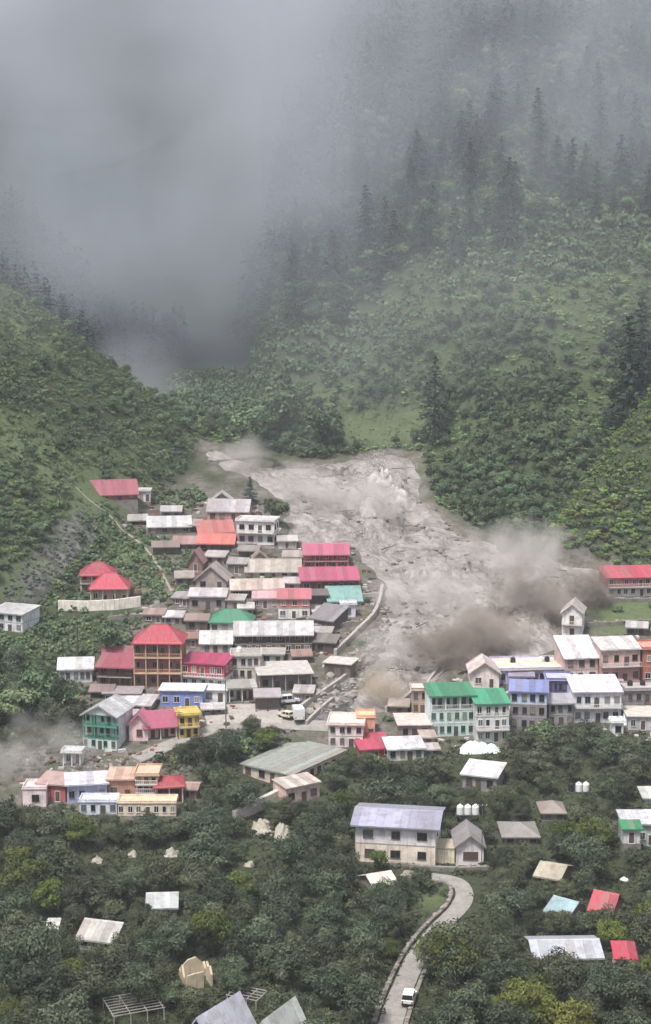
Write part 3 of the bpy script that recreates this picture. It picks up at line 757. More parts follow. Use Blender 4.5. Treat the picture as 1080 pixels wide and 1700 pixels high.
# centre
house('hall', 'large hall with a wide grey-green flat roof seen from its corner', 392, 494, 1298, 1277, 1262, 'shed', yaw=-36, dep=19, st=1, wall=(214, 196, 180), rc=(160, 164, 156), nw=4, side=1, nside=7, frame=DARK_WOOD)
house('building', 'pale pink two-window annex below the large grey-green roofed hall', 470, 536, 1332, 1304, 1290, 'shed', dep=5, st=1, wall=(224, 192, 182), rc=(200, 186, 178), nw=3, yaw=34, ov=.3)
house('building', 'pale pink concrete block between the paved yard and the scarlet roof', 545, 602, 1240, 1204, 1186, 'flat', dep=8, st=2, wall=(240, 216, 214), rc=(232, 204, 190), nw=4)
house('kiosk', 'orange-pink rendered kiosk at the end of the stone embankment', 592, 622, 1226, 1192, 1180, 'flat', dep=5, st=1, wall=(226, 168, 140), rc=(230, 186, 150), nw=2, ov=.2)
house('house', 'house with a scarlet lean-to roof beside the pale pink block', 598, 650, 1258, 1243, 1216, 'shed', dep=8, st=1, wall=(160, 74, 72), rc=(186, 65, 94), nw=3, yaw=12)
house('house', 'low house with a bright white tin roof right of the scarlet roof', 644, 704, 1262, 1243, 1222, 'shed', dep=6, st=1, wall=(206, 206, 202), rc=(226, 226, 228), nw=4, yaw=8)
house('house', 'grey stone house with a wide tan slab beside the green-roofed hotel', 662, 714, 1226, 1204, 1184, 'flat', dep=9, st=1, wall=(150, 134, 130), rc=(206, 190, 182), nw=3, parapet=False)
house('tower_house', 'slim unfinished brown tower house left of the green-roofed hotel', 684, 708, 1186, 1146, 1132, 'flat', dep=5, st=2, wall=(170, 146, 134), rc=(214, 200, 190), nw=2, dist=350)

# right bank
house('hotel', 'white three-storey hotel with the larger bright green roof', 714, 788, 1222, 1156, 1132, 'shed', dep=9, st=3, wall=(214, 226, 222), rc=GREEN, nw=6, bal=(), ver=(2,), frame=simple('green_trim', (74, 146, 122)), sill=simple('white_sill', (226, 226, 226)))
house('hotel', 'three-storey hotel wing with the lower bright green roof at right', 789, 844, 1232, 1169, 1142, 'shed', dep=9, st=3, wall=(220, 222, 218), rc=(58, 153, 115), nw=4, bal=(1,))
house('house', 'pale blue house with a periwinkle roof beside the green-roofed wing', 846, 906, 1212, 1149, 1128, 'shed', dep=8, st=3, wall=(150, 146, 152), wall2=(196, 212, 236), rc=BLUE, nw=4)
house('house', 'narrow grey house with a tin awning between blue and lilac roofs', 910, 950, 1205, 1168, 1154, 'shed', dep=6, st=2, wall=(152, 150, 152), rc=(176, 174, 178), nw=3)
house('house', 'indigo painted house with tall windows behind the narrow grey house', 908, 948, 1172, 1130, 1122, 'flat', dep=6, st=2, wall=(108, 104, 166), rc=(180, 176, 190), nw=5)
house('house', 'large white two-storey house with a lilac-white tin roof at the right', 951, 1030, 1200, 1149, 1119, 'shed', dep=9, st=2, wall=(236, 234, 240), rc=(222, 212, 224), nw=5, bal=(1,), yaw=2)
house('house', 'broad house with a plain whitish sloping roof under the white tower', 936, 992, 1132, 1092, 1054, 'shed', dep=9, st=2, wall=(222, 212, 206), wall2=(206, 176, 170), rc=(222, 218, 224), nw=3, frame=DARK_WOOD)
house('tower_house', 'slender white gabled tower standing in the flood\'s dust', 932, 965, 1058, 1016, 1003, 'gable_end', dep=7, st=2, wall=(244, 238, 236), rc=(206, 196, 192), nw=1, frame=DARK_WOOD, winw=2.2, yaw=-14, bal=(1,))
house('building', 'pink and brown brick building with a white parapet roof at the right edge', 996, 1062, 1134, 1078, 1056, 'shed', dep=7, st=2, wall=(198, 150, 140), wall2=(216, 178, 172), rc=(216, 210, 208), nw=4, bal=(1,))
house('building', 'terracotta brick block cut off by the right edge', 1066, 1120, 1134, 1078, 1064, 'flat', dep=7, st=2, wall=(188, 112, 96), rc=(196, 150, 138), nw=3)
house('house', 'cream house with a bulging pale gable behind the lower green roof', 780, 828, 1142, 1116, 1100, 'gable_end', dep=8, st=1, wall=(236, 220, 212), rc=(222, 206, 202), nw=2)
house('building', 'long flat-roofed terrace with lilac walls below the dust cloud', 828, 934, 1134, 1112, 1094, 'flat', dep=11, st=1, wall=(196, 184, 214), rc=(206, 196, 182), nw=8, frame=simple('violet_trim', (86, 76, 120)), tank=(-.4, .5, .7), parapet=True)
house('hotel', 'long white hotel with a red roof on the green bench at far right', 1006, 1120, 990, 958, 938, 'shed', dep=8, st=2, wall=(240, 226, 220), wall2=(206, 110, 108), rc=(187, 73, 95), nw=9, bal=(1,), ov=.8)
house('hut', 'small white hut at the foot of the lilac-roofed house', 1016, 1034, 1222, 1200, 1195, 'flat', dep=3, st=1, wall=(238, 240, 238), rc=(220, 220, 220), nw=1, door=False)
house('shop_stall', 'cluttered grey market shack at the right edge under the brick building', 1038, 1092, 1168, 1146, 1136, 'flat', dep=6, st=1, wall=(150, 142, 144), rc=(176, 166, 162), nw=4, tank=(-.5, .3))
house('shop_stall', 'whitish shack with a sagging slab roof below the cluttered grey shack', 1042, 1092, 1212, 1190, 1170, 'flat', dep=8, st=1, wall=(196, 192, 196), rc=(196, 186, 176), nw=3, parapet=False)

# foreground among the orchards
F1 = house('farmhouse', 'large white farmhouse with a lilac-grey metal roof above the lane', 589, 722, 1433, 1372, 1342, 'gable', dep=11, st=2, wall=(238, 222, 206), wall2=(232, 224, 224), rc=(172, 170, 190), nw=3, frame=DARK_WOOD, yaw=-9, door=False, side=1, ov=.9, winw=1.7)
house('annex', 'cream flat-topped annex joined to the right of the farmhouse', 708, 754, 1433, 1410, 1404, 'flat', dep=5, st=1, wall=(240, 226, 196), rc=(186, 172, 150), nw=1, win=False, ov=.1, parapet=False)
house('cottage', 'little white cottage with a grey gable beside the tall pole', 757, 802, 1436, 1404, 1388, 'gable_end', dep=8, st=1, wall=(240, 230, 228), rc=(150, 146, 148), nw=1, winw=2.6, door=False, frame=DARK_WOOD)
house('shed', 'shed with a bright white tarp-like roof behind the farmhouse orchard', 766, 824, 1312, 1288, 1262, 'shed', dep=7, st=1, wall=(150, 146, 150), rc=(236, 234, 236), nw=3, yaw=-20)
house('barn', 'round-shouldered grey barn roof right of the little cottage', 836, 892, 1402, 1388, 1364, 'hip', dep=8, st=1, wall=(120, 116, 112), rc=(160, 154, 150), nw=3)
house('barn', 'smaller faded grey roof sunk among trees below the twin white tanks', 900, 936, 1362, 1348, 1328, 'hip', dep=6, st=1, wall=(120, 116, 112), rc=(156, 150, 144), nw=2)
house('barn', 'old tan shingle-roofed barn on the slope right of the lane', 888, 928, 1472, 1456, 1432, 'gable', dep=7, st=1, wall=(120, 108, 96), rc=(190, 182, 160), nw=2, yaw=-26)
house('shed', 'teal-grey tin shed half hidden in trees right of the lane', 904, 944, 1530, 1516, 1490, 'gable', dep=6, st=1, wall=(110, 100, 96), rc=(150, 176, 182), nw=2, yaw=-38)
house('shed', 'small shed with a scarlet tin roof near the single white tank', 978, 1014, 1526, 1512, 1480, 'gable', dep=6, st=1, wall=(150, 120, 116), rc=(181, 60, 76), nw=2, yaw=-28)
house('long_shed', 'long grey tin-roofed shed at the lower right', 887, 998, 1606, 1590, 1560, 'gable', dep=8, st=1, wall=(110, 104, 100), rc=(190, 192, 200), nw=5, yaw=2)
house('hut', 'cream hut with a bright red roof at the end of the long grey shed', 1022, 1053, 1616, 1592, 1568, 'shed', dep=5, st=1, wall=(226, 212, 196), rc=(183, 53, 79), nw=1, yaw=-4)
house('house', 'pale green house with a whitish roof at the right edge among trees', 1034, 1110, 1404, 1368, 1347, 'shed', dep=6, st=1, wall=(176, 190, 182), rc=(206, 204, 210), nw=4)
house('hut', 'white hut with a green cloth awning at the right edge', 1034, 1062, 1400, 1376, 1366, 'shed', dep=3, st=1, wall=(222, 226, 222), rc=(40, 139, 94), nw=1, dist=290)
house('hut', 'small pale roof peeping out at the right edge above the green house', 1068, 1100, 1334, 1324, 1314, 'shed', dep=5, st=1, wall=(180, 176, 172), rc=(220, 220, 216), nw=1)
house('shed', 'grey tin shed roof in the middle of the left orchard', 246, 292, 1522, 1506, 1482, 'gable', dep=6, st=1, wall=(130, 124, 118), rc=(186, 188, 188), nw=2, yaw=4)
house('shed', 'longer weathered tin shed buried in the left orchard', 128, 190, 1578, 1560, 1528, 'gable', dep=7, st=1, wall=(170, 166, 160), rc=(186, 182, 176), nw=3, yaw=-16)
house('outhouse', 'narrow white outhouse left of the weathered orchard shed', 80, 94, 1566, 1542, 1536, 'shed', dep=2.5, st=1, wall=(216, 214, 206), rc=(206, 202, 196), nw=1)
def ruin(label, x0, x1, yb, yaw, dep):
    g = ground((x0 + x1) / 2, yb); f = project(*g)[2]; w = (x1 - x0) / (FPX / f); r = random.Random(5)
    o = link('ruin', None, None, tuple(g), (0, 0, math.radians(yaw))); o.empty_display_size = .4; tag(o, label, 'ruin')
    M = plaster((206, 188, 162))
    for (ax, ay, bx, by) in ((-w / 2, 0, w / 2, 0), (w / 2, 0, w / 2, dep), (w / 2, dep, -w / 2, dep), (-w / 2, dep, -w / 2, 0)):
        L = math.hypot(bx - ax, by - ay); n = max(3, int(L / 1.0)); m = MB(); tx, ty = (bx - ax) / L, (by - ay) / L; nx_, ny_ = -ty * .16, tx * .16
        hs = [r.uniform(.9, 3.0) for _ in range(n + 1)]
        for i in range(n):
            if r.random() < .12: continue
            u, v = L * i / n, L * (i + 1) / n
            P = [(ax + tx * u + nx_, ay + ty * u + ny_), (ax + tx * u - nx_, ay + ty * u - ny_), (ax + tx * v - nx_, ay + ty * v - ny_), (ax + tx * v + nx_, ay + ty * v + ny_)]
            hh = (hs[i], hs[i], hs[i + 1], hs[i + 1]); m.hull8([(p[0], p[1], -.8) for p in P], [(p[0], p[1], h_) for p, h_ in zip(P, hh)])
        link('broken_wall', m.mesh('broken_wall', M), o)
    PROTECT.append((x0, yb - 46, x1, yb, f)); FOOT.append((g[0], g[1] + dep / 2, dep / 2 + .6)); LAND.append(((x0 + x1) / 2, yb - 20, 'roofless cream ruin', label))
ruin('roofless cream ruin with broken jagged walls in the left orchard', 310, 352, 1640, 18, 5)
house('shed', 'low shed with a white sheet roof left of the lane bend', 620, 660, 1480, 1470, 1448, 'gable', dep=6, st=1, wall=(140, 130, 120), rc=(226, 216, 204), nw=2, yaw=24)
house('shed', 'lilac-grey metal roof cut off by the bottom edge', 296, 366, 1752, 1736, 1672, 'gable_end', dep=9, st=1, wall=(130, 126, 126), rc=(196, 196, 208), nw=2, yaw=-34)
house('shed', 'smaller pale metal roof at the bottom edge', 408, 468, 1758, 1742, 1694, 'gable_end', dep=8, st=1, wall=(130, 126, 126), rc=(200, 204, 200), nw=2, yaw=-30)

# small shacks and lean-tos that fill the gaps of the village
house('hut', 'stone hut with a pale slab roof on the bend of the channel wall', 537, 582, 1124, 1102, 1091, 'flat', dep=6, st=1, wall=(112, 102, 98), rc=(196, 186, 178), nw=2, yaw=-18, parapet=False)
shed_roof_open('dark plank lean-to under the long pale grey shed', 'lean_to', 254, 296, 922, 908, 898, (130, 118, 114), dep=4, yaw=5)
shed_roof_open('grey plank hut squeezed between salmon roof and white house', 'hut', 396, 428, 926, 914, 905, (158, 150, 146), dep=4)
house('hut', 'narrow pale hut in front of the white flat-roofed house', 462, 492, 912, 898, 889, 'shed', dep=4, st=1, wall=(196, 188, 182), rc=(186, 180, 178), nw=1)
house('hut', 'grey stone hut left of the wide tan-grey roof', 378, 408, 952, 936, 926, 'shed', dep=4, st=1, wall=(126, 116, 110), rc=(160, 154, 150), nw=1)
shed_roof_open('dark timber store between the bright pink and pale teal roofs', 'store', 512, 544, 1004, 988, 978, (122, 110, 110), dep=5)
house('hut', 'pale shed wedged right of the long tan tin roof', 472, 498, 980, 968, 958, 'shed', dep=4, st=1, wall=(190, 180, 176), rc=(190, 182, 180), nw=1)
house('shack', 'brown shack left of the bright green hipped roof', 308, 344, 1046, 1030, 1020, 'shed', dep=5, st=1, wall=(110, 92, 84), rc=(150, 128, 120), nw=2)
house('shack', 'rusty tin shack above the magenta-roofed hotel', 308, 334, 1074, 1060, 1050, 'shed', dep=4, st=1, wall=(126, 104, 96), rc=(150, 112, 102), nw=1)
house('store', 'dark wooden store at the right end of the timber guesthouse', 522, 556, 1084, 1066, 1052, 'shed', dep=5, st=1, wall=(84, 74, 70), rc=(128, 120, 118), nw=2, yaw=-12)
house('hut', 'whitewashed lean-to between weathered house and concrete slab', 434, 470, 1102, 1086, 1078, 'shed', dep=4, st=1, wall=(214, 204, 196), rc=(176, 168, 162), nw=2)
shed_roof_open('low wooden porch below the dark-red roofed houses', 'porch', 150, 186, 1160, 1148, 1140, (140, 122, 118), dep=4)
house('hut', 'grey cabin between the two grey gabled roofs and the tan tin roof', 376, 404, 1014, 996, 986, 'shed', dep=4, st=1, wall=(150, 138, 130), rc=(170, 160, 156), nw=1)
shed_roof_open('rough stall beside the crimson hotel', 'stall', 470, 502, 938, 924, 914, (170, 160, 154), dep=4)
house('hut', 'brown hut on the flood bank left of the slim tower house', 646, 676, 1186, 1172, 1162, 'shed', dep=4, st=1, wall=(132, 110, 100), rc=(170, 156, 148), nw=1)
house('house', 'grey cottage with a dull violet roof behind the periwinkle roof', 846, 884, 1140, 1122, 1112, 'gable', dep=5, st=1, wall=(176, 166, 186), rc=(150, 142, 164), nw=3)
house('hut', 'tan shack at the left foot of the green-roofed hotel', 700, 722, 1240, 1224, 1214, 'shed', dep=4, st=1, wall=(150, 128, 118), rc=(186, 170, 162), nw=1)
house('shack', 'patched grey shack between the dark house and green-trimmed house', 196, 222, 1206, 1190, 1180, 'shed', dep=4, st=1, wall=(160, 150, 146), rc=(186, 180, 180), nw=1)
house('hut', 'whitish lean-to in front of the slanted striped shed', 520, 548, 1064, 1050, 1040, 'shed', dep=4, st=1, wall=(140, 128, 122), rc=(180, 172, 170), nw=1)

for k_, (lab, x0_, x1_, yb_, ye_, yr_, wl_, rc_) in enumerate([
    ('small grey tin roof just above the long pale grey shed', 268, 300, 858, 848, 840, (130, 120, 114), (184, 180, 180)),
    ('low plank cowshed left of the orange-red sloping roof', 296, 328, 884, 872, 862, (110, 96, 88), (168, 158, 152)),
    ('tiny grey roof between the little brown hut and the tan tin roof', 340, 372, 936, 924, 914, (140, 128, 122), (176, 170, 168)),
    ('dull grey lean-to left of the grey gabled house', 292, 320, 972, 958, 948, (120, 108, 102), (160, 152, 148)),
    ('grey lean-to left of the broad pale grey roof', 286, 314, 1006, 992, 982, (126, 116, 110), (176, 170, 168)),
    ('pale tin roof under the bright pink roof', 520, 548, 1030, 1016, 1006, (150, 140, 136), (196, 190, 190)),
    ('rust-brown lean-to right of the long timber guesthouse', 486, 516, 1102, 1088, 1078, (110, 92, 84), (150, 120, 110)),
    ('grey shed between the concrete building and the channel', 488, 518, 1166, 1150, 1140, (140, 130, 126), (176, 168, 166)),
    ('low pale roof between tan long house and salmon roof', 396, 420, 1024, 1010, 1000, (160, 150, 146), (200, 192, 190)),
    ('grey-white awning roof right of the yellow building', 336, 372, 1188, 1176, 1168, (180, 174, 172), (204, 200, 200)),
    ('brownish cabin above the red tower hotel', 238, 270, 1034, 1020, 1010, (132, 112, 102), (166, 142, 132)),
    ('white-roofed cabin right of the cabin above the red tower', 272, 302, 1036, 1024, 1014, (160, 150, 146), (204, 198, 198)),
    ('small brown cabin right of the scarlet pavilion roof', 306, 326, 1326, 1310, 1300, (140, 112, 100), (170, 140, 128)),
    ('grey market roof at the right edge under the red hotel', 1040, 1072, 1056, 1042, 1032, (150, 140, 138), (190, 184, 184)),
    ('tin shelter in front of the pink and brown brick building', 1000, 1034, 1152, 1140, 1130, (150, 138, 134), (186, 180, 182)),
    ('grey shelter between tan shack and white tin roof', 704, 728, 1258, 1244, 1234, (140, 130, 126), (186, 180, 178))]):
    house('cabin', lab, x0_, x1_, yb_, ye_, yr_, 'shed' if k_ % 3 else 'gable', dep=4.5, st=1, wall=wl_, rc=rc_, nw=2, yaw=random.uniform(-14, 14), ver=(0,) if k_ % 4 == 1 else (), rail=DARK_WOOD)
# ------------------------------------------------------------------ lanes and yards
def path_world(pts, step=1.0, smooth=True):
    P = np.array([ground(px, py)[:2] for px, py in pts])
    if smooth:
        for _ in range(2):
            q = [P[0]]
            for a, b in zip(P[:-1], P[1:]): q += [a * .75 + b * .25, a * .25 + b * .75]
            q.append(P[-1]); P = np.array(q)
    out = [P[0]]
    for a, b in zip(P[:-1], P[1:]):
        n = max(1, int(np.hypot(*(b - a)) / step))
        for i in range(1, n + 1): out.append(a + (b - a) * i / n)
    return np.array(out)
ROADS = []
def ribbon(name, pts, width, mat, lift=.10, label=None, wfun=None):
    C = path_world(pts); T = np.gradient(C, axis=0); T /= np.linalg.norm(T, axis=1)[:, None] + 1e-9
    Nn = np.stack([-T[:, 1], T[:, 0]], -1); K = 7; V = []
    for i in range(len(C)):
        wd = width * (1 + .10 * float(vnoise(i / 6, 3.3)))
        for j in range(K):
            p = C[i] + Nn[i] * wd * (j / (K - 1) - .5); V.append((p[0], p[1], float(height(p[0], p[1])) + lift))
    n = len(C); ii = (np.arange(n - 1)[:, None] * K + np.arange(K - 1)[None, :]).ravel()
    o = structure(link(name, np_mesh(name, V, np.stack([ii, ii + K, ii + K + 1, ii + 1], -1), mat, smooth=True)), label)
    ROADS.append((C, width / 2)); return C, Nn
rm, nt, bs, _ = new_mat('lane_surface')
pos = N(nt, 'ShaderNodeNewGeometry').outputs['Position']
a1 = noise(nt, pos, .5, 6, .7); a2 = noise(nt, pos, 3, 5, .7)
cc = mixc(nt, a1, (.24, .21, .19), (.46, .43, .40)); cc = mixc(nt, a2, cc, mixc(nt, .65, cc, (.17, .155, .135)))
nt.links.new(cc, bs.inputs['Base Color']); bs.inputs['Roughness'].default_value = .9; bump(nt, bs, a2, .5, .08)
LANE, LANE_N = ribbon('lane', [(636, 1745), (650, 1690), (668, 1640), (690, 1590), (722, 1545), (760, 1512), (774, 1484), (760, 1462), (722, 1456), (668, 1450)], 3.3, rm, label='pale winding lane climbing past the farmhouse')
VROAD, _ = ribbon('village_road', [(228, 1262), (300, 1232), (360, 1208), (420, 1200), (480, 1204), (545, 1206)], 4.6, rm, label='pale road along the lower village edge')
ribbon('paved_yard', [(340, 1190), (400, 1184), (470, 1186)], 8.5, CONCRETE, .13, label='open concrete yard in the lower village')
ribbon('footpath', [(735, 1112), (700, 1140), (664, 1168), (620, 1182)], 1.8, rm, .16, label='narrow path running up beside the mud flood')
ribbon('footpath', [(286, 985), (250, 915), (200, 868), (140, 826), (90, 772)], .55, STONE, .10, label='thin pale footpath climbing the left hillside')

# ------------------------------------------------------------------ stone and concrete walls, stone by stone where the photo shows it
def stone_mesh(seed, sx, sy, sz, mat=None):
    def mk():
        r = np.random.default_rng(seed); m = MB(); import bmesh
        bm = bmesh.new(); bmesh.ops.create_icosphere(bm, subdivisions=1, radius=1)
        V = [(v.co.x * sx * r.uniform(.8, 1.15), v.co.y * sy * r.uniform(.8, 1.15), v.co.z * sz * r.uniform(.8, 1.15)) for v in bm.verts]
        me = bpy.data.meshes.new('stone'); me.from_pydata(V, [], [[v.index for v in f.verts] for f in bm.faces]); bm.free()
        me.materials.append(mat or STONE); return me
    return cached(('stone', seed, sx, sy, sz, (mat or STONE).name), mk)

def stone_wall(label, line, h, thick, name='stone_wall', stones=True, mat=None, below=1.2):
    """a wall of loose stones following the ground; one object with its stones as parts"""
    C = np.array(line); root = link(name, None, None, (C[0][0], C[0][1], float(height(*C[0])))); root.empty_display_size = .4
    tag(root, label, 'wall'); o = np.array(root.location)
    core = MB()
    for a, b in zip(C[:-1], C[1:]):
        t = (b - a) / (np.hypot(*(b - a)) + 1e-9); n = np.array([-t[1], t[0]]) * thick / 2
        za, zb = float(height(*a)), float(height(*b))
        q = [(*(a + n), za), (*(a - n), za), (*(b - n), zb), (*(b + n), zb)]
        core.hull8([(p[0] - o[0], p[1] - o[1], p[2] - o[2] - below) for p in q], [(p[0] - o[0], p[1] - o[1], p[2] - o[2] + h * (.62 if stones else .86)) for p in q])
    link('wall_core', core.mesh('wall_core', mat or OLD_CONCRETE), root)
    if stones:
        L = np.r_[0, np.cumsum(np.hypot(*np.diff(C, axis=0).T))]; d = 0.3; k = 0
        while d < L[-1] and k < 150:
            p = np.array([np.interp(d, L, C[:, 0]), np.interp(d, L, C[:, 1])])
            s = random.uniform(.45, 1.35)
            link('stone', stone_mesh(k % 5, .55, .42, .34), root, (p[0] - o[0] + random.uniform(-.1, .1), p[1] - o[1] + random.uniform(-.1, .1), float(height(*p)) - o[2] + h * .62 + random.uniform(-.1, .2)), (0, 0, random.uniform(0, 6)), s * .85)
            d += random.choice((.4, .6, .8, 1.3, 2.8)); k += 1
    return root
lw = LANE + LANE_N * 2.3; rw = LANE - LANE_N * 2.3
stone_wall('low broken stone wall along the left side of the lane', lw[6:66], .8, .6)
stone_wall('low rubble wall along the right side of the lane by the jeep', rw[4:30], .7, .6)
stone_wall('dark dry stone retaining wall below the farmhouse', path_world([(648, 1438), (700, 1443), (760, 1446), (815, 1444)], 1.5, False), 1.3, .8)
stone_wall('pale concrete channel wall curving beside the upper mud flood', path_world([(634, 978), (630, 1005), (618, 1030), (590, 1055), (556, 1088)], 1.5), 1.7, .8, 'channel_wall', False, CONCRETE)
stone_wall('lower concrete channel wall running down towards the yard', path_world([(598, 1104), (570, 1130), (540, 1150), (500, 1178)], 1.5), 1.4, .7, 'channel_wall', False, CONCRETE)
stone_wall('short grey channel wall nearest the yard and rubble', path_world([(552, 1164), (526, 1186), (508, 1204)], 1.5), 1.2, .7, 'channel_wall', False, CONCRETE)
stone_wall('horizontal wall top joining the teal-roofed house to the channel', path_world([(600, 994), (632, 992)], 1.5, False), 1.6, .6, 'channel_wall', False, CONCRETE)
stone_wall('curved concrete wall beside the path at the dust cloud', path_world([(742, 1104), (712, 1136), (676, 1164), (640, 1182)], 1.5), 1.5, .6, 'channel_wall', False, CONCRETE)
stone_wall('cream terrace wall under the red-roofed villa', path_world([(97, 1013), (140, 1014), (190, 1012), (233, 1006)], 1.5, False), 3.0, .6, 'terrace_wall', False, plaster((240, 230, 216)))
stone_wall('long pale wall sloping down from the large hall into the trees', path_world([(388, 1366), (430, 1345), (470, 1325), (500, 1308)], 1.5, False), 2.8, 1.0, 'boundary_wall', False, plaster((206, 198, 188)))
stone_wall('stone edge of the village road above the orchard', path_world([(232, 1270), (300, 1242), (360, 1218), (420, 1212), (470, 1216)], 1.5), 1.0, .6)
stone_wall('dark stone terrace wall below the highest red house', path_world([(225, 846), (270, 850), (318, 852)], 1.5, False), 1.6, .7)
stone_wall('stone terrace wall between tan tin roof and salmon roof', path_world([(384, 918), (440, 916), (498, 918)], 1.5, False), 1.6, .7)
stone_wall('stone terrace wall behind the tallest hotel', path_world([(180, 1030), (240, 1026), (310, 1016)], 1.5, False), 1.8, .7)
stone_wall('stone terrace wall below the teal roof and outhouse', path_world([(520, 1044), (570, 1040), (612, 1036)], 1.5, False), 1.6, .7)
stone_wall('grey retaining wall on the green bench under the red hotel', path_world([(966, 1040), (1020, 1038), (1078, 1034)], 1.5, False), 1.5, .7)
stone_wall('stone terrace wall below the red hotel at far right', path_world([(990, 1000), (1040, 999), (1085, 998)], 1.5, False), 1.4, .7)
PROTECT += [(620, 975, 640, 1030, 400), (392, 1300, 506, 1362, 310), (97, 998, 233, 1014, 395)]

# ------------------------------------------------------------------ boulders and rubble
def scatter_px(poly, n, seed, on=height):
    r = np.random.default_rng(seed); P = np.array(poly, float); out = []
    lo, hi = P.min(0), P.max(0)
    while len(out) < n:
        q = r.uniform(lo, hi)
        if poly_sd(P, q[0], q[1]) > 0:
            g = ground(q[0], q[1])
            if g is not None: out.append(g)
    return out
BED = [(640, 985), (655, 1050), (612, 1105), (588, 1160), (520, 1195), (490, 1190), (560, 1100), (620, 1040)]
for i, g in enumerate(scatter_px(BED, 70, 11)):
    s = float(np.random.default_rng(i).gamma(2.2, .28) + .35)
    o = link('boulder', stone_mesh(i % 6, 1.0, .8, .62), None, (g[0], g[1], g[2] + .1 * s), (random.uniform(-.3, .3), random.uniform(-.3, .3), random.uniform(0, 6)), s)
    tag(o, ('large ' if s > 1.25 else 'small ') + 'pale grey boulder lying in the rubble beside the channel walls', 'boulder', 'boulders of the channel bed, ' + ('large' if s > 1.25 else 'small'))
def rubble(name, label, pts, s0, s1, seed, mat):
    r = np.random.default_rng(seed); import bmesh
    bm = bmesh.new(); bmesh.ops.create_icosphere(bm, subdivisions=1, radius=1); bv = np.array([v.co[:] for v in bm.verts]); bf = np.array([[v.index for v in f.verts] for f in bm.faces]); bm.free()
    VV, QQ = [], []
    for k, g in enumerate(pts):
        s = r.uniform(s0, s1); VV.append(bv * r.uniform(.7, 1.3, bv.shape) * s * np.array([1, .8, .6]) + np.array(g)); QQ.append(bf + k * len(bv))
    stuff(link(name, np_mesh(name, np.concatenate(VV), np.concatenate(QQ), mat)), label, 'rubble')
rubble('rubble', 'loose stones and debris strewn along the flood channel', scatter_px(BED, 260, 12), .2, .6, 5, STONE)
rubble('rubble', 'grey scree spilling down the rocky gully on the left', scatter_px([(0, 980), (80, 900), (130, 845), (170, 850), (120, 930), (40, 1000)], 160, 13), .3, .9, 6, simple('dark_stone', (84, 82, 82), .9, var=.4))
rubble('rubble', 'rubbish and stones on the slope below the green-trimmed house', scatter_px([(110, 1260), (200, 1250), (270, 1245), (260, 1275), (120, 1290)], 120, 14), .2, .6, 7, STONE)
# clods and spray thrown up by the surge
def spray(name, label, pts, seed, hmax, s0, s1, n):
    r = np.random.default_rng(seed); P = []
    for k in range(n):
        px, py, hh = pts[r.integers(len(pts))]
        g = ground(px + r.normal(0, 9), py + r.normal(0, 6), cut=False); P.append((g[0], g[1], max(mud_z(g[0], g[1]), g[2] - 1) + abs(r.normal(0, .42)) * hh))
    return rubble(name, label, P, s0, s1, seed, SPRAY)
SPRAY = simple('muddy_spray', (206, 196, 190), .7, var=.3, scale=2)
spray('flood_spray', 'pale muddy spray leaping up from the flood surge', [(600, 800, 7), (625, 790, 8), (650, 800, 7), (660, 815, 5), (620, 840, 6), (605, 870, 4), (600, 885, 2)], 21, 6, .06, .26, 1100)
spray('flood_spray', 'pale clods tossed along the lower flood front', [(650, 1120, 3), (700, 1080, 3), (780, 1060, 4), (860, 1040, 4), (930, 1000, 4), (880, 980, 3), (800, 1000, 3), (720, 980, 2), (740, 940, 1.5), (820, 950, 1.5)], 22, 4, .06, .22, 700)

FLP = [(470, 800), (560, 775), (690, 785), (760, 890), (900, 945), (980, 960), (920, 1050), (760, 1095), (640, 1160), (610, 1150), (650, 1000), (590, 900), (480, 870)]
rubble('flood_debris', 'boulders carried along in the mud flood', [(g[0], g[1], mud_z(g[0], g[1]) + .1) for g in scatter_px(FLP, 260, 71)], .25, .95, 72, simple('wet_stone', (112, 102, 96), .6, var=.35))
_lm = MB(); _lr = random.Random(4)
for g in scatter_px(FLP, 45, 73):
    a_ = _lr.uniform(0, 3.14); L_ = _lr.uniform(1.2, 4.0); z_ = mud_z(g[0], g[1]) + .25; d_ = (math.cos(a_) * L_, math.sin(a_) * L_)
    _lm.bar((g[0] - d_[0], g[1] - d_[1], z_ + _lr.uniform(-.3, .3)), (g[0] + d_[0], g[1] + d_[1], z_ + _lr.uniform(-.3, .5)), _lr.uniform(.08, .18), 6, .06)
stuff(link('flood_debris', _lm.mesh('flood_debris', BARK)), 'broken logs and timber floating in the mud flood', 'debris')
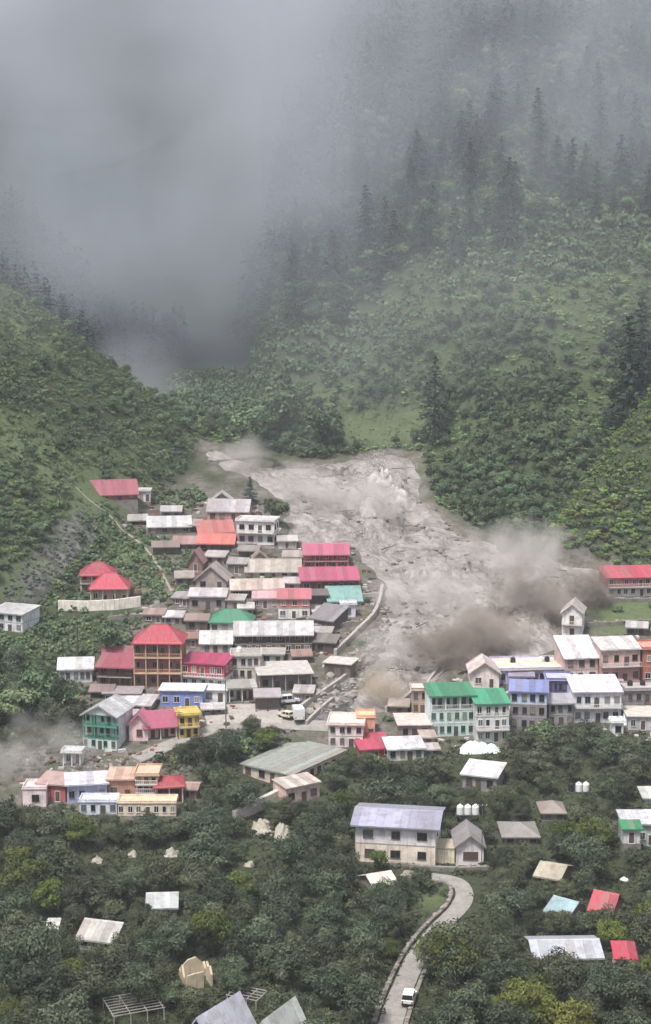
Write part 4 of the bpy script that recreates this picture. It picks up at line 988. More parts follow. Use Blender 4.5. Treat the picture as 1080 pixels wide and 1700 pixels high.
# ------------------------------------------------------------------ tanks, poles, tarps, vehicles, frames
def tank_stand(label, px0, px1, ytop, ybot_px, n, dist, dark_first=False):
    """n tanks side by side on a steel stand reaching the ground"""
    c = at_dist((px0 + px1) / 2, ybot_px, dist); s = FPX / project(*c)[2]
    w = (px1 - px0) / s; h = (ybot_px - ytop) / s; gz = float(height(c[0], c[1]))
    st = link('tank_stand', None, None, (c[0], c[1], gz)); st.empty_display_size = .3
    tag(st, 'steel stand carrying ' + label, 'stand'); H = c[2] - gz
    m = MB(); m.box(-w / 2 - .15, w / 2 + .15, -.75, .75, H - .12, H); link('platform', m.mesh('platform', STEEL), st)
    for sx in (-1, 1):
        for sy in (-1, 1):
            m = MB(); m.box(sx * w / 2 - .06, sx * w / 2 + .06, sy * .6 - .06, sy * .6 + .06, -.4, H - .12); link('leg', m.mesh('leg', STEEL), st)
    m = MB(); m.bar((-w / 2, -.6, .2), (w / 2, -.6, H - .3), .035, 4); m.bar((w / 2, -.6, .2), (-w / 2, -.6, H - .3), .035, 4); link('brace', m.mesh('brace', STEEL), st)
    r = w / n / 2 * .93
    for i in range(n):
        blk = dark_first and i == 0
        t = water_tank(None, (c[0] - w / 2 + w * (i + .5) / n, c[1], c[2] + .005), 'water_tank', blk, round(r, 2), round(h, 2))
        which = ['left', 'middle', 'right'][i] if n == 3 else ''
        tag(t, (('grey-black' if blk else 'white') + ' plastic tank, ' + which + ' one of ' + label) if n > 1 else 'single white plastic tank standing above trees at the right', 'water tank', label if n > 1 else None)
    PROTECT.append((px0 - 4, ytop - 3, px1 + 4, ybot_px + 4, project(*c)[2]))
tank_stand('the three tanks beside the farmhouse', 757, 795, 1334, 1351, 3, 305)
tank_stand('the three tanks high in the right orchard', 942, 978, 1297, 1313, 3, 318, True)
tank_stand('the single tank', 1027, 1043, 1455, 1472, 1, 278)

def pole(label, px, yb, yt, r=.12, arm=True, dist=None, lamp=False, name='utility_pole', mat=None):
    g = ground(px, yb) if dist is None else at_dist(px, yb, dist)
    f = project(*g)[2]; h = (yb - yt) / (FPX / f) / math.cos(math.atan2(CAM_Z - g[2], g[1]))
    gz = float(height(g[0], g[1])); h += g[2] - gz
    o = link(name, None, None, (g[0], g[1], gz)); o.empty_display_size = .3; tag(o, label, 'pole')
    m = MB(); m.bar((0, 0, -.6), (0, 0, h), r, 8, r * .65); link('shaft', m.mesh('shaft', mat or STEEL), o)
    if arm:
        m = MB(); m.box(-.9, .9, -.05, .05, h - .55, h - .42); a = link('crossarm', m.mesh('crossarm', STEEL), o)
        for x in (-.75, 0.0, .75):
            m = MB(); m.lathe([(.05, 0), (.09, .04), (.09, .1), (.05, .16)], 8, (x, 0, h - .42)); link('insulator', m.mesh('insulator', WHITE_PAINT), a)
    if lamp:
        m = MB(); m.bar((0, 0, h - .1), (-.9, -.3, h + .15), .04, 5); m.box(-1.3, -.8, -.45, -.2, h + .08, h + .2); link('lamp_head', m.mesh('lamp_head', GREY_PAINT), o)
pole('tall pale pole standing in the paved yard', 375, 1213, 1128, .14)
pole('dark pole rising beside the trees left of the red tower', 129, 1090, 1022, .22, False, mat=DARK_WOOD)
pole('tall thin pole beside the little white cottage', 799, 1440, 1336, .1)
pole('grey lamp post among trees below the right orchard tanks', 948, 1402, 1366, .09, False, lamp=True, dist=300)
pole('slim pole in the middle of the left orchard', 143, 1524, 1486, .08, False, dist=258)
pole('slim leaning post on the wall beside the lane bend', 712, 1462, 1444, .1, False)
pole('pale pole in front of the yellow building', 296, 1228, 1180, .09, True)

TARP = simple('tarp_cloth', (166, 160, 146), .8, var=.3, scale=1.2)
def tarp(label, px0, px1, y0, y1, seed, rise=1.2, dist=None, mat=None, name='tarpaulin'):
    """a crumpled sheet lying over a heap"""
    g = ground((px0 + px1) / 2, y1) if dist is None else at_dist((px0 + px1) / 2, y1, dist)
    f = project(*g)[2]; s = FPX / f; dn = math.atan2(CAM_Z - g[2], g[1]); w = (px1 - px0) / s; d = max(1.0, ((y1 - y0) / s - rise * math.cos(dn)) / math.sin(dn))
    d = min(d, 7); n = 22; u = np.linspace(-1, 1, n); U, W = np.meshgrid(u, u)
    ex = 1.1 + .5 * (seed % 3); dome = np.clip(1 - np.abs(U + .25 * math.sin(seed)) ** ex, 0, 1) * np.clip(1 - np.abs(W) ** 1.6, 0, 1)
    Z = dome * rise * (1 + .9 * fbm(U * 2.6 + seed * 3.1, W * 2.6, 3)) + .22 * fbm(U * 5 + seed, W * 5, 3) - .15
    X = U * w / 2 * (1 + .10 * fbm(W * 2 + seed, U * 0 + 1, 2)); Y = (W + 1) * d / 2
    gz = height(g[0] + X, g[1] + Y) - g[2] if dist is None else 0
    ii = (np.arange(n - 1)[:, None] * n + np.arange(n - 1)[None, :]).ravel()
    o = link(name, np_mesh(name, np.stack([X, Y, Z + gz], -1).reshape(-1, 3), np.stack([ii, ii + 1, ii + n + 1, ii + n], -1), mat or TARP, smooth=True), None, tuple(g))
    tag(o, label, 'tarpaulin'); PROTECT.append((px0, y0, px1, y1 + 12, f))
tarp('big crumpled pale tarpaulin draped over a heap at the orchard edge', 416, 462, 1352, 1388, 1, 1.6)
tarp('second crumpled tarpaulin leaning right of the big one', 454, 486, 1350, 1398, 2, 2.0)
tarp('small bright tarpaulin in the left orchard, rightmost of three', 268, 296, 1400, 1424, 3, 1.2)
tarp('small bright tarpaulin in the left orchard, middle of three', 208, 226, 1408, 1424, 4, 1.0)
tarp('small round pale tarpaulin in the left orchard, leftmost of three', 148, 168, 1418, 1434, 5, 1.0)
tarp('little white tarpaulin in the orchard below the two crumpled ones', 402, 424, 1424, 1440, 6, 1.0)
tarp('rounded white plastic tunnel below the green-roofed hotel wing', 764, 838, 1228, 1252, 7, 2.2, mat=simple('plastic_sheet', (214, 228, 220), .4, var=.12))
tarp('white plastic sheet heap right of the lilac-roofed house', 1032, 1062, 1184, 1204, 8, 2.0, mat=simple('plastic_sheet', (214, 228, 220), .4, var=.12))

def vehicle(label, name, px, py, L, Wd, Ht, heading, body, cabin=.55, box=False, mat_top=None):
    g = ground(px, py); o = link(name, None, None, (g[0], g[1], g[2] + .12), (0, 0, math.radians(heading))); o.empty_display_size = .3
    tag(o, label, 'truck' if box else 'car'); B = simple('car_paint_%d_%d_%d' % body, body, .35, var=.06)
    m = MB(); z0, z1 = .42, .42 + Ht * .38
    prof = [(-L / 2, z0), (-L / 2, z1 * .96), (-L / 2 + .1, z1), (L * .22, z1), (L / 2 - .12, z1 * .92), (L / 2, z1 * .8), (L / 2, z0)]
    for sy in (-1, 1):
        p = [(x, sy * Wd / 2, z) for x, z in prof]; m.poly(p if sy < 0 else p[::-1])
    for (xa, za), (xb, zb) in zip(prof, prof[1:] + prof[:1]): m.poly([(xa, -Wd / 2, za), (xa, Wd / 2, za), (xb, Wd / 2, zb), (xb, -Wd / 2, zb)])
    link('body', m.mesh('body', B), o)
    xa, xb = (L * .12, L * .42) if box else (-L * .47, L * .2)
    m = MB(); m.hull8([(xa, -Wd * .48, z1), (xb, -Wd * .48, z1), (xb, Wd * .48, z1), (xa, Wd * .48, z1)],
                      [(xa + .12, -Wd * .42, Ht), (xb - .45, -Wd * .42, Ht), (xb - .45, Wd * .42, Ht), (xa + .12, Wd * .42, Ht)])
    cb = link('cabin', m.mesh('cabin', glass()), o)
    m = MB(); m.box(xa + .05, xb - .35, -Wd * .44, Wd * .44, Ht + .003, Ht + .09); link('roof_panel', m.mesh('roof_panel', mat_top or B), cb)
    for sx in (xa + .12, (xa + xb) / 2 - .1, xb - .5):
        for sy in (-1, 1):
            m = MB(); m.box(sx - .05, sx + .05, sy * Wd * .46 - .03, sy * Wd * .46 + .03, z1, Ht); link('pillar', m.mesh('pillar', B), cb)
    if box:
        m = MB(); m.box(-L / 2, L * .1, -Wd / 2, Wd / 2, z1 + .01, Ht * 1.15); link('cargo_box', m.mesh('cargo_box', WHITE_PAINT), o)
    for sx in (-.32, .32):
        for sy in (-1, 1):
            m = MB(); m.bar((sx * L, sy * Wd * .5, .36), (sx * L, sy * (Wd * .5 - .2), .36), .36, 14); wh = link('wheel', m.mesh('wheel', RUBBER), o)
            m = MB(); m.bar((sx * L, sy * (Wd * .5 + .01), .36), (sx * L, sy * (Wd * .5 - .05), .36), .2, 10); link('rim', m.mesh('rim', STEEL), wh)
    for sy in (-.35, .35):
        m = MB(); m.box(L / 2 - .02, L / 2 + .03, sy * Wd - .14, sy * Wd + .14, z1 * .62, z1 * .78); link('headlight', m.mesh('headlight', WHITE_PAINT), o)
        m = MB(); m.box(-L / 2 - .03, -L / 2 + .02, sy * Wd * 1.15 - .09, sy * Wd * 1.15 + .09, z1 * .6, z1 * .9); link('tail_light', m.mesh('tail_light', simple('tail_red', (160, 30, 30), .4)), o)
    for sx in (-1, 1):
        m = MB(); m.box(sx * (L / 2 + .06) - .07, sx * (L / 2 + .06) + .07, -Wd / 2, Wd / 2, z0 - .05, z0 + .2); link('bumper', m.mesh('bumper', TANK_BLACK), o)
    PROTECT.append((px - 16, py - 34, px + 16, py + 3, project(*g)[2]))
vehicle('white jeep driving up the pale lane at the bottom', 'jeep', 679, 1664, 4.0, 1.75, 1.85, 78, (232, 230, 228))
vehicle('white box truck standing tilted among the rubble by the yard', 'truck', 494, 1194, 6.0, 2.2, 2.6, 100, (224, 222, 214), box=True)
vehicle('pale van parked above the rubble next to the box truck', 'van', 480, 1168, 4.6, 1.8, 1.9, 20, (224, 220, 220))
vehicle('small yellowish car at the edge of the rubble left of the truck', 'car', 474, 1192, 3.6, 1.6, 1.5, 140, (214, 204, 176))

def trellis(label, px0, px1, ytop, ybot, dist, yaw, nbar=7):
    c = at_dist((px0 + px1) / 2, ybot, dist); s = FPX / project(*c)[2]; w = (px1 - px0) / s; gz = float(height(c[0], c[1])); H = max(1.6, c[2] - gz + 1.5)
    o = link('pergola_frame', None, None, (c[0], c[1], gz), (0, 0, math.radians(yaw))); o.empty_display_size = .3; tag(o, label, 'frame')
    for i in range(nbar):
        m = MB(); y = i * .9; m.box(-w / 2, w / 2, y - .05, y + .05, H - .1, H); link('beam', m.mesh('beam', CONCRETE), o)
    for i in range(4):
        m = MB(); x = -w / 2 + .2 + (w - .4) * i / 3; m.box(x - .05, x + .05, -.1, nbar * .9 - .7, H - .2, H - .102); link('rafter', m.mesh('rafter', CONCRETE), o)
        for y in (0, nbar * .9 - .9):
            m = MB(); m.box(x - .07, x + .07, y - .07, y + .07, -.4, H - .203); link('post', m.mesh('post', CONCRETE), o)
    PROTECT.append((px0, ytop, px1, ybot, project(*c)[2]))
trellis('open concrete pergola frame left of the bottom-edge metal roof', 186, 276, 1655, 1695, 222, 22, 8)
trellis('pergola frame between the two metal roofs at the bottom edge', 372, 430, 1654, 1684, 227, -24, 5)

# ------------------------------------------------------------------ vegetation
def leaf_quads(C, Nrm, size, r, aspect=.62):
    n = len(C); a = r.normal(size=(n, 3)); t = np.cross(Nrm, a); t /= np.linalg.norm(t, axis=1)[:, None] + 1e-9
    b = np.cross(Nrm, t); s = (size * r.uniform(.6, 1.35, n))[:, None]
    P = np.stack([C - t * s, C - b * s * aspect + Nrm * s * .12, C + t * s, C + b * s * aspect + Nrm * s * .12], 1).reshape(-1, 3)
    return P, np.arange(4 * n).reshape(-1, 4)
def crown_np(seed, rx, rz, nclump, nleaf, leaf, flat=.8, lo=.45, hi=.86, c0=.26, c1=.46):
    r = np.random.default_rng(seed); Cs, Ns, T = [], [], []
    for k in range(nclump):
        u = r.normal(size=3); u /= np.linalg.norm(u); u[2] = u[2] * .85 + .12
        c = u * np.array([rx, rx, rz]) * r.uniform(lo, hi); rc = rx * r.uniform(c0, c1); ct = r.uniform(.1, .8)
        d = r.normal(size=(nleaf, 3)); d /= np.linalg.norm(d, axis=1)[:, None]; d[:, 2] = np.where(d[:, 2] < -.3, -d[:, 2], d[:, 2])
        p = c + d * rc * r.uniform(.6, 1.08, (nleaf, 1)) * np.array([1, 1, flat])
        nn = d + [0, 0, .15] + r.normal(size=d.shape) * .36; nn /= np.linalg.norm(nn, axis=1)[:, None]
        Cs.append(p); Ns.append(nn); T.append(np.clip(ct + r.normal(0, .22, nleaf), 0, 1))
    C = np.concatenate(Cs); Nn = np.concatenate(Ns); V, Q = leaf_quads(C, Nn, leaf, r)
    return V, Q, np.concatenate(T)
def trunk_mesh(seed, h, r0, spread, nl=5):
    r = random.Random(seed); m = MB(); m.bar((0, 0, -.5), (0, 0, h), r0, 7, r0 * .7)
    for i in range(nl):
        a = 6.28 * i / nl + r.uniform(-.4, .4); p = Vector((0, 0, h * r.uniform(.7, 1))); q = p + Vector((math.cos(a) * spread * .5, math.sin(a) * spread * .5, spread * .45))
        m.bar(p, q, r0 * .5, 5, r0 * .3); m.bar(q, q + Vector((math.cos(a) * spread * .35, math.sin(a) * spread * .35, spread * .4)), r0 * .3, 4, r0 * .1)
    return m.mesh('trunk', BARK)
CROWNS = {}
def crown_mesh(kind, seed):
    def mk():
        if kind == 'orchard': V, Q, T = crown_np(seed, 2.5, 2.1, 22, 150, .15, lo=.3, hi=.72, c0=.3, c1=.55)
        elif kind == 'yellow': V, Q, T = crown_np(seed, 2.9, 2.5, 32, 105, .165)
        elif kind == 'shrub': V, Q, T = crown_np(seed, 1.35, .95, 14, 44, .17)
        elif kind in ('bright', 'knoll'): V, Q, T = crown_np(seed, 1.35, .85, 14, 44, .17)
        elif kind == 'broad': V, Q, T = crown_np(seed, 2.9, 2.5, 18, 120, .25, lo=.3, hi=.7, c0=.3, c1=.55)
        elif kind == 'walnut': V, Q, T = crown_np(seed + 20, 3.0, 2.7, 24, 160, .165, lo=.3, hi=.74, c0=.28, c1=.52)
        m = {'knoll': LEAF_KNOLL, 'orchard': LEAF_ORCHARD, 'yellow': LEAF_YELLOW, 'shrub': LEAF_SHRUB, 'bright': LEAF_BRIGHT, 'broad': LEAF_SHRUB, 'walnut': LEAF_WALNUT}[kind]
        return np_mesh('crown', V, Q, m, T)
    return cached(('crown', kind, seed), mk)
def conifer_np(seed, h=17.0, coarse=1.0):
    r = np.random.default_rng(seed); Cs, Ns, T = [], [], []
    z = 2.0
    while z < h - .3:
        f = 1 - z / h; R = (.3 + .30 * h * f ** .8) * r.uniform(.65, 1.2); nb = int((6 + 7 * f) / coarse ** .5)
        for k in range(nb):
            a = r.uniform(0, 6.283); L = R * r.uniform(.7, 1.1); n = int(3 + L * 3.2 / coarse); t = np.linspace(.15, 1, n); tt = r.uniform(.15, .75)
            px = np.cos(a) * L * t; py = np.sin(a) * L * t; pz = z - .28 * L * t * t + .1 * L * t
            j = r.normal(0, .16, (n, 3)); Cs.append(np.stack([px, py, pz], -1) + j)
            nn = np.stack([np.cos(a) * .35 * np.ones(n), np.sin(a) * .35 * np.ones(n), np.ones(n)], -1) + r.normal(0, .3, (n, 3)); Ns.append(nn / np.linalg.norm(nn, axis=1)[:, None])
            T.append(np.clip(tt + r.normal(0, .15, n), 0, 1))
        z += r.uniform(.55, .95) * coarse ** .4
    C = np.concatenate(Cs); V, Q = leaf_quads(C, np.concatenate(Ns), .38 * coarse ** .45, r, .6); return V, Q, np.concatenate(T)
def conifer_mesh(seed):
    def mk():
        V, Q, T = conifer_np(seed); return np_mesh('crown', V, Q, LEAF_CONIFER, T)
    return cached(('conifer', seed), mk)
def conifer_trunk():
    def mk():
        m = MB(); m.bar((0, 0, -1), (0, 0, 16.6), .34, 7, .05); return m.mesh('trunk', BARK)
    return cached('conifer_trunk', mk)

def tree(kind, g, s, label, group, name, seed=None):
    seed = random.randrange(6) if seed is None else seed
    q = random.uniform
    o = link(name, None, None, tuple(g), (q(-.06, .06), q(-.06, .06), q(0, 6.28)), (s * q(.88, 1.14), s * q(.88, 1.14), s * q(.85, 1.2))); o.empty_display_size = .3; tag(o, label, 'tree', group)
    if kind == 'conifer':
        link('trunk', conifer_trunk(), o); link('crown', conifer_mesh(seed), o)
    else:
        th = {'orchard': 1.5, 'yellow': 1.8, 'broad': 2.2, 'walnut': 2.2}[kind]
        link('trunk', cached(('trunk', kind, seed % 3), lambda: trunk_mesh(seed, th, .2, 2.0)), o)
        link('crown', crown_mesh(kind, seed), o, (0, 0, th + 1.3))
    return o

_BC = {}
def blocked(g, rad, h, cover=.30, pad=0.0):
    """would a plant here stand in a house or hide something that the photograph shows?"""
    key = (len(FOOT), len(ROADS), len(PROTECT))
    if _BC.get('key') != key:
        _BC.update(key=key, foot=np.array(FOOT), prot=np.array(PROTECT), road=np.concatenate([np.c_[C, np.full(len(C), hw)] for C, hw in ROADS]))
    Ft, Pr, Rd = _BC['foot'], _BC['prot'], _BC['road']
    if ((g[0] - Ft[:, 0]) ** 2 + (g[1] - Ft[:, 1]) ** 2 < (Ft[:, 2] + rad * .55) ** 2).any(): return True
    if ((g[0] - Rd[:, 0]) ** 2 + (g[1] - Rd[:, 1]) ** 2 < (Rd[:, 2] + rad * .7 + pad) ** 2).any(): return True
    px, py, f = project(*g); s = FPX / f; a0, a1, b0, b1 = px - rad * s, px + rad * s, py - h * s, py
    return bool(((f < Pr[:, 4] + rad * .9) & (a0 < Pr[:, 2]) & (a1 > Pr[:, 0]) & (b0 < Pr[:, 3] - cover * (Pr[:, 3] - Pr[:, 1])) & (b1 > Pr[:, 1])).any())
PROTECT += [(655, 1600, 700, 1720, 9999), (700, 1490, 790, 1545, 9999), (735, 1455, 795, 1500, 9999)]

# trees one can point at
def spot(kind, px, py, top, label, name='broad_tree', seed=None, group=None):
    g = ground(px, py); f = project(*g)[2]; h = (py - top) / (FPX / f)
    hh = {'conifer': 17.0, 'orchard': 4.7, 'yellow': 5.6, 'broad': 5.9}[kind]
    return tree(kind, g, h / hh, label, group, name, seed)
spot('conifer', 415, 836, 784, 'lone dark conifer at the flood edge above the white house', 'conifer', 1)
spot('broad', 458, 872, 822, 'round dark tree leaning over the flood beside the white house', 'broad_tree', 2)
spot('conifer', 1046, 700, 520, 'tall dark conifer on the ridge near the right edge', 'conifer', 0)
spot('conifer', 1066, 640, 500, 'shorter dark conifer right at the edge behind the tall one', 'conifer', 3)
spot('conifer', 720, 735, 612, 'dark bushy conifer above the flood between meadow and slope', 'conifer', 2)
spot('broad', 532, 745, 668, 'round bright green tree standing alone on the grassy terrace', 'broad_tree', 1)
spot('broad', 425, 742, 660, 'pale green spreading tree left of the lone terrace tree', 'broad_tree', 4)
spot('broad', 465, 720, 640, 'hazy green tree behind the spreading terrace tree', 'broad_tree', 3)
spot('conifer', 18, 1385, 1300, 'thin ragged conifer standing at the lower left edge', 'conifer', 4)
spot('yellow', 36, 1500, 1420, 'bright yellow-green tree at the left edge of the orchard', 'yellow_green_tree', 0)
spot('yellow', 750, 1640, 1552, 'large yellow-green tree right of the jeep', 'yellow_green_tree', 1)
spot('yellow', 716, 1612, 1548, 'bushy green tree leaning over the lane behind the jeep', 'yellow_green_tree', 3)
spot('orchard', 740, 1600, 1530, 'dense green tree hiding the middle stretch of the lane', 'orchard_tree', 2)
spot('orchard', 724, 1632, 1566, 'low green tree on the right verge just behind the jeep', 'orchard_tree', 4)
spot('broad', 178, 1090, 1036, 'dark bushy tree left of the red tower hotel', 'broad_tree', 2)
spot('broad', 20, 1210, 1130, 'dark bushy tree at the left edge below the rocky slope', 'broad_tree', 5)
spot('broad', 62, 1190, 1118, 'dark tree left of the pale blue-grey shed', 'broad_tree', 0)
spot('broad', 108, 1186, 1132, 'dark tree in front of the pale blue-grey shed', 'broad_tree', 3)
spot('broad', 1000, 1262, 1205, 'grey-green tree below the lilac-roofed house', 'broad_tree', 1)
spot('broad', 900, 1258, 1196, 'grey-green tree below the blue-roofed house', 'broad_tree', 2)

# orchards, every tree its own
def zone_words(px, py):
    if py < 1290: return 'on the slope under the right bank houses' if px > 560 else 'on the slope below the village road'
    if px < 540 and py < 1400: return 'between the lower left houses and the big orchard'
    if px < 230: return 'at the far left of the big orchard'
    if px < 440: return 'in the middle of the big left orchard'
    if px < 600: return 'around the tarpaulins and left of the farmhouse' if py < 1450 else 'in the dense orchard left of the lane'
    if px < 720: return 'behind the large white farmhouse' if py < 1400 else 'beside the lower lane'
    if px < 880: return 'between the farmhouse and the grey barns' if py < 1450 else 'right of the lane bend'
    return 'around the right orchard tanks' if py < 1450 else 'around the long grey shed at lower right'
placed = []
def far_enough(g, d):
    for p in placed:
        if (p[0] - g[0]) ** 2 + (p[1] - g[1]) ** 2 < (d * .5 + p[2] * .5) ** 2: return False
    return True
ORCH = np.array([(-30, 1100), (90, 1140), (150, 1190), (120, 1245), (-30, 1240), (-30, 1385), (120, 1365), (300, 1362), (330, 1290), (290, 1268), (420, 1226), (470, 1232), (400, 1290), (400, 1350), (520, 1345),
                 (545, 1290), (600, 1270), (720, 1262), (840, 1250), (850, 1218), (1030, 1222), (1045, 1245), (1110, 1280), (1110, 1800), (-30, 1800)], float)
r_ = np.random.default_rng(42)
def near_phrase(px, py, reach=95):
    L = min(LAND, key=lambda a: (a[0] - px) ** 2 + ((a[1] - py) * 1.3) ** 2); dx, dy = px - L[0], py - L[1]
    if math.hypot(dx, dy * 1.3) > reach: return None
    rel = ('in front of' if dy > 0 else 'behind') if abs(dx) < abs(dy) * 1.4 else ('right of' if dx > 0 else 'left of')
    return rel + ' the ' + re.sub(r' (a|an|the|with|and|its|one|of)$', '', ' '.join(L[2].split()[:7]))
def plant_orchard(limit, s0, s1, gap, kinds, word, name, tries):
    cnt = 0
    for _ in range(tries):
        if cnt >= limit: break
        y = 205 + 175 * r_.random(); x = r_.uniform(-.215, .215) * y
        z = float(height(x, y)); px, py, f = project(x, y, z)
        if py > 1770 or poly_sd(ORCH, px, py) < 0: continue
        s = r_.uniform(s0, s1) * (1.0 if py > 1300 else .9); d = gap * s
        if not far_enough((x, y), d): continue
        kind = kinds[0] if r_.random() > .07 else kinds[1]
        rr, hh = {'walnut': (3.5, 6.2), 'orchard': (2.9, 5.0), 'yellow': (3.2, 5.9)}[kind]
        if blocked((x, y, z), rr * s, hh * s): continue
        m = (s0 + s1) / 2; size = 'large' if s > m + .12 * (s1 - s0) else ('small' if s < m - .25 * (s1 - s0) else 'rounded')
        lab = size + (' yellow-green ' if kind == 'yellow' else (' grey-green ' if kind == 'walnut' else ' dark green ')) + word + ' ' + (near_phrase(px, py) or zone_words(px, py))
        tree(kind, (x, y, z), s * r_.uniform(.92, 1.08), lab, lab.replace('tree', 'trees', 1), name)
        placed.append((x, y, d)); cnt += 1
    return cnt
cnt = plant_orchard(110, 1.0, 1.45, 4.6, ('walnut', 'yellow'), 'spreading tree', 'spreading_tree', 2500)
cnt += plant_orchard(300, .72, 1.15, 3.5, ('orchard', 'yellow'), 'orchard tree', 'orchard_tree', 14000)
N_ORCH = cnt
# low growth between the orchard rows
pts = []
for _ in range(5200):
    y = 205 + 190 * r_.random(); x = r_.uniform(-.215, .215) * y; z = float(height(x, y)); px, py, f = project(x, y, z)
    if poly_sd(ORCH, px, py) < -40: continue
    pts.append((x, y, z))
def mass(name, label, pts, kind, s0, s1, seed, cat='undergrowth', squash=1.0, protos=4, thin=1):
    r = np.random.default_rng(seed)
    pr = []
    for k in range(protos):
        if kind == 'conifer': pr.append(conifer_np(50 + k, coarse=3.4))
        elif thin == 3:
            q = np.random.default_rng(90 + k); c_ = q.normal(0, .55, (14, 3)) * [1, 1, .25] + [0, 0, .15]; n_ = q.normal(0, 1, (14, 3)) + [0, -.4, .5]; n_ /= np.linalg.norm(n_, axis=1)[:, None]
            V, Q = leaf_quads(c_, n_, .34, q, .4); pr.append((V, Q, q.uniform(.1, .9, 14)))
        else: pr.append(crown_np(70 + k, 1.2, 1.05, 6 if thin == 1 else 5, 30 if thin == 1 else 16, .20 if thin == 1 else .30))
    VV, QQ, TT = [], [], []; off = 0
    for g in pts:
        V, Q, T = pr[r.integers(protos)]; s = r.uniform(s0, s1); a = r.uniform(0, 6.28); c_, s_ = math.cos(a), math.sin(a)
        R = np.array([[c_, -s_, 0], [s_, c_, 0], [0, 0, squash]]) * s
        VV.append(V @ R.T + np.array(g)); QQ.append(Q + off); TT.append(np.clip(T * .7 + r.uniform(-.1, .4), 0, 1)); off += len(V)
    m = {'shrub': LEAF_SHRUB, 'bright': LEAF_BRIGHT, 'conifer': LEAF_CONIFER, 'weeds': LEAF_ORCHARD, 'knoll': LEAF_KNOLL}[kind]
    return stuff(link(name, np_mesh(name, np.concatenate(VV).astype(np.float32), np.concatenate(QQ), m, np.concatenate(TT))), label, cat)
low = [p for p in pts if not blocked(p, .9, .9, .3)]
mass('undergrowth', 'dark weeds and low bushes between the orchard trees', low[:1500], 'weeds', .5, 1.0, 3, thin=2)
low2 = [p for p in pts if not blocked(p, .3, .4, .5)]
for _ in range(9000):
    y = 205 + 175 * r_.random(); x = r_.uniform(-.215, .215) * y; low2.append((x, y, float(height(x, y))))
_A = np.array(low2); _px, _py, _f = project(_A[:, 0], _A[:, 1], _A[:, 2]); _A = _A[poly_sd(ORCH, _px, _py) > -30]
low2 = [p for p in _A if not blocked(p, .3, .3, .6)]
mass('grass_tufts', 'rough grass and weeds under the orchard trees', low2, 'weeds', .5, 1.2, 8, 'grass', thin=3)
print('orchard trees', N_ORCH, 'undergrowth', len(low))

# odds and ends lying about the village: planks, sacks, crates, scraps of tin
def clutter(name, label, poly, n, seed, mat, s0=.25, s1=.9):
    r = np.random.default_rng(seed); m = MB(); P = np.array(poly, float)
    X = r.uniform(-90, 90, n * 14); Y = r.uniform(315, 480, n * 14); Z = height(X, Y); px, py, f = project(X, Y, Z)
    k = (poly_sd(P, px, py) > 0) & (flow_sd(X, Y) < -1.5); k = np.where(k)[0][:n]
    for i in k:
        if not len(FOOT) or ((X[i] - np.array(FOOT)[:, 0]) ** 2 + (Y[i] - np.array(FOOT)[:, 1]) ** 2 < (np.array(FOOT)[:, 2] * .75) ** 2).any(): continue
        a = r.uniform(0, 3.14); sx, sy, sz = r.uniform(s0, s1), r.uniform(s0 * .5, s1 * .6), r.uniform(.1, .55); c_, s_ = math.cos(a), math.sin(a)
        q = [(X[i] + u * sx * c_ - w * sy * s_, Y[i] + u * sx * s_ + w * sy * c_) for u, w in ((-1, -1), (1, -1), (1, 1), (-1, 1))]
        t = r.uniform(-.15, .15)
        m.hull8([(p[0], p[1], Z[i] - .15) for p in q], [(p[0], p[1], Z[i] + sz + t * (j in (0, 1))) for j, p in enumerate(q)])
    stuff(link(name, m.mesh(name, mat)), label, 'clutter')
VILL = [(70, 1205), (230, 1030), (200, 860), (330, 805), (470, 850), (590, 900), (640, 1000), (560, 1100), (470, 1190), (420, 1216), (300, 1256), (310, 1340), (40, 1360), (20, 1290)]
VILR = [(640, 1190), (720, 1110), (940, 1090), (1090, 1030), (1090, 1230), (860, 1225), (700, 1250)]
clutter('village_clutter', 'dark planks and timber scraps lying about the left bank village', VILL, 520, 61, DARK_WOOD, .3, 1.2)
clutter('village_clutter', 'pale sacks, sheets and crates lying about the left bank village', VILL, 380, 62, simple('pale_scrap', (196, 190, 188), .8, var=.4, scale=.5))
clutter('village_clutter', 'rusty and reddish scraps lying about the left bank village', VILL, 200, 63, simple('rust_scrap', (150, 96, 84), .8, var=.4, scale=.5))
clutter('village_clutter', 'dark scraps lying about the right bank village', VILR, 260, 64, DARK_WOOD, .3, 1.1)
clutter('village_clutter', 'pale scraps lying about the right bank village', VILR, 220, 65, MATS['pale_scrap'])
# ------------------------------------------------------------------ hillside shrubs and forest
def sample_hill(n, x0, x1, y0, y1, seed, test):
    r = np.random.default_rng(seed); X = r.uniform(x0, x1, n); Y = r.uniform(y0, y1, n)
    Z = height(X, Y); px, py, f = project(X, Y, Z); k = test(X, Y, Z, px, py) & (px > -40) & (px < 1120) & (py > -40)
    return np.stack([X, Y, Z, px, py, f], -1)[k]
def visible(P, h=1.0):
    """drop what the ground itself hides"""
    if not len(P): return P
    t = np.linspace(.55, .985, 34)[None, :]
    X, Y = P[:, :1] * t, P[:, 1:2] * t; Z = CAM_Z + (P[:, 2:3] + h - CAM_Z) * t
    return P[~(height(X, Y) > Z).any(1)]
GULLY = np.array([(-30, 985), (70, 905), (118, 838), (170, 835), (190, 872), (120, 950), (60, 1005), (-30, 1020)], float)
MEAD1 = np.array([(570, 692), (700, 676), (720, 710), (690, 735), (560, 745)], float)
MEAD2 = np.array([(-20, 640), (30, 680), (140, 800), (220, 860), (285, 960), (250, 985), (130, 850), (-20, 730)], float)
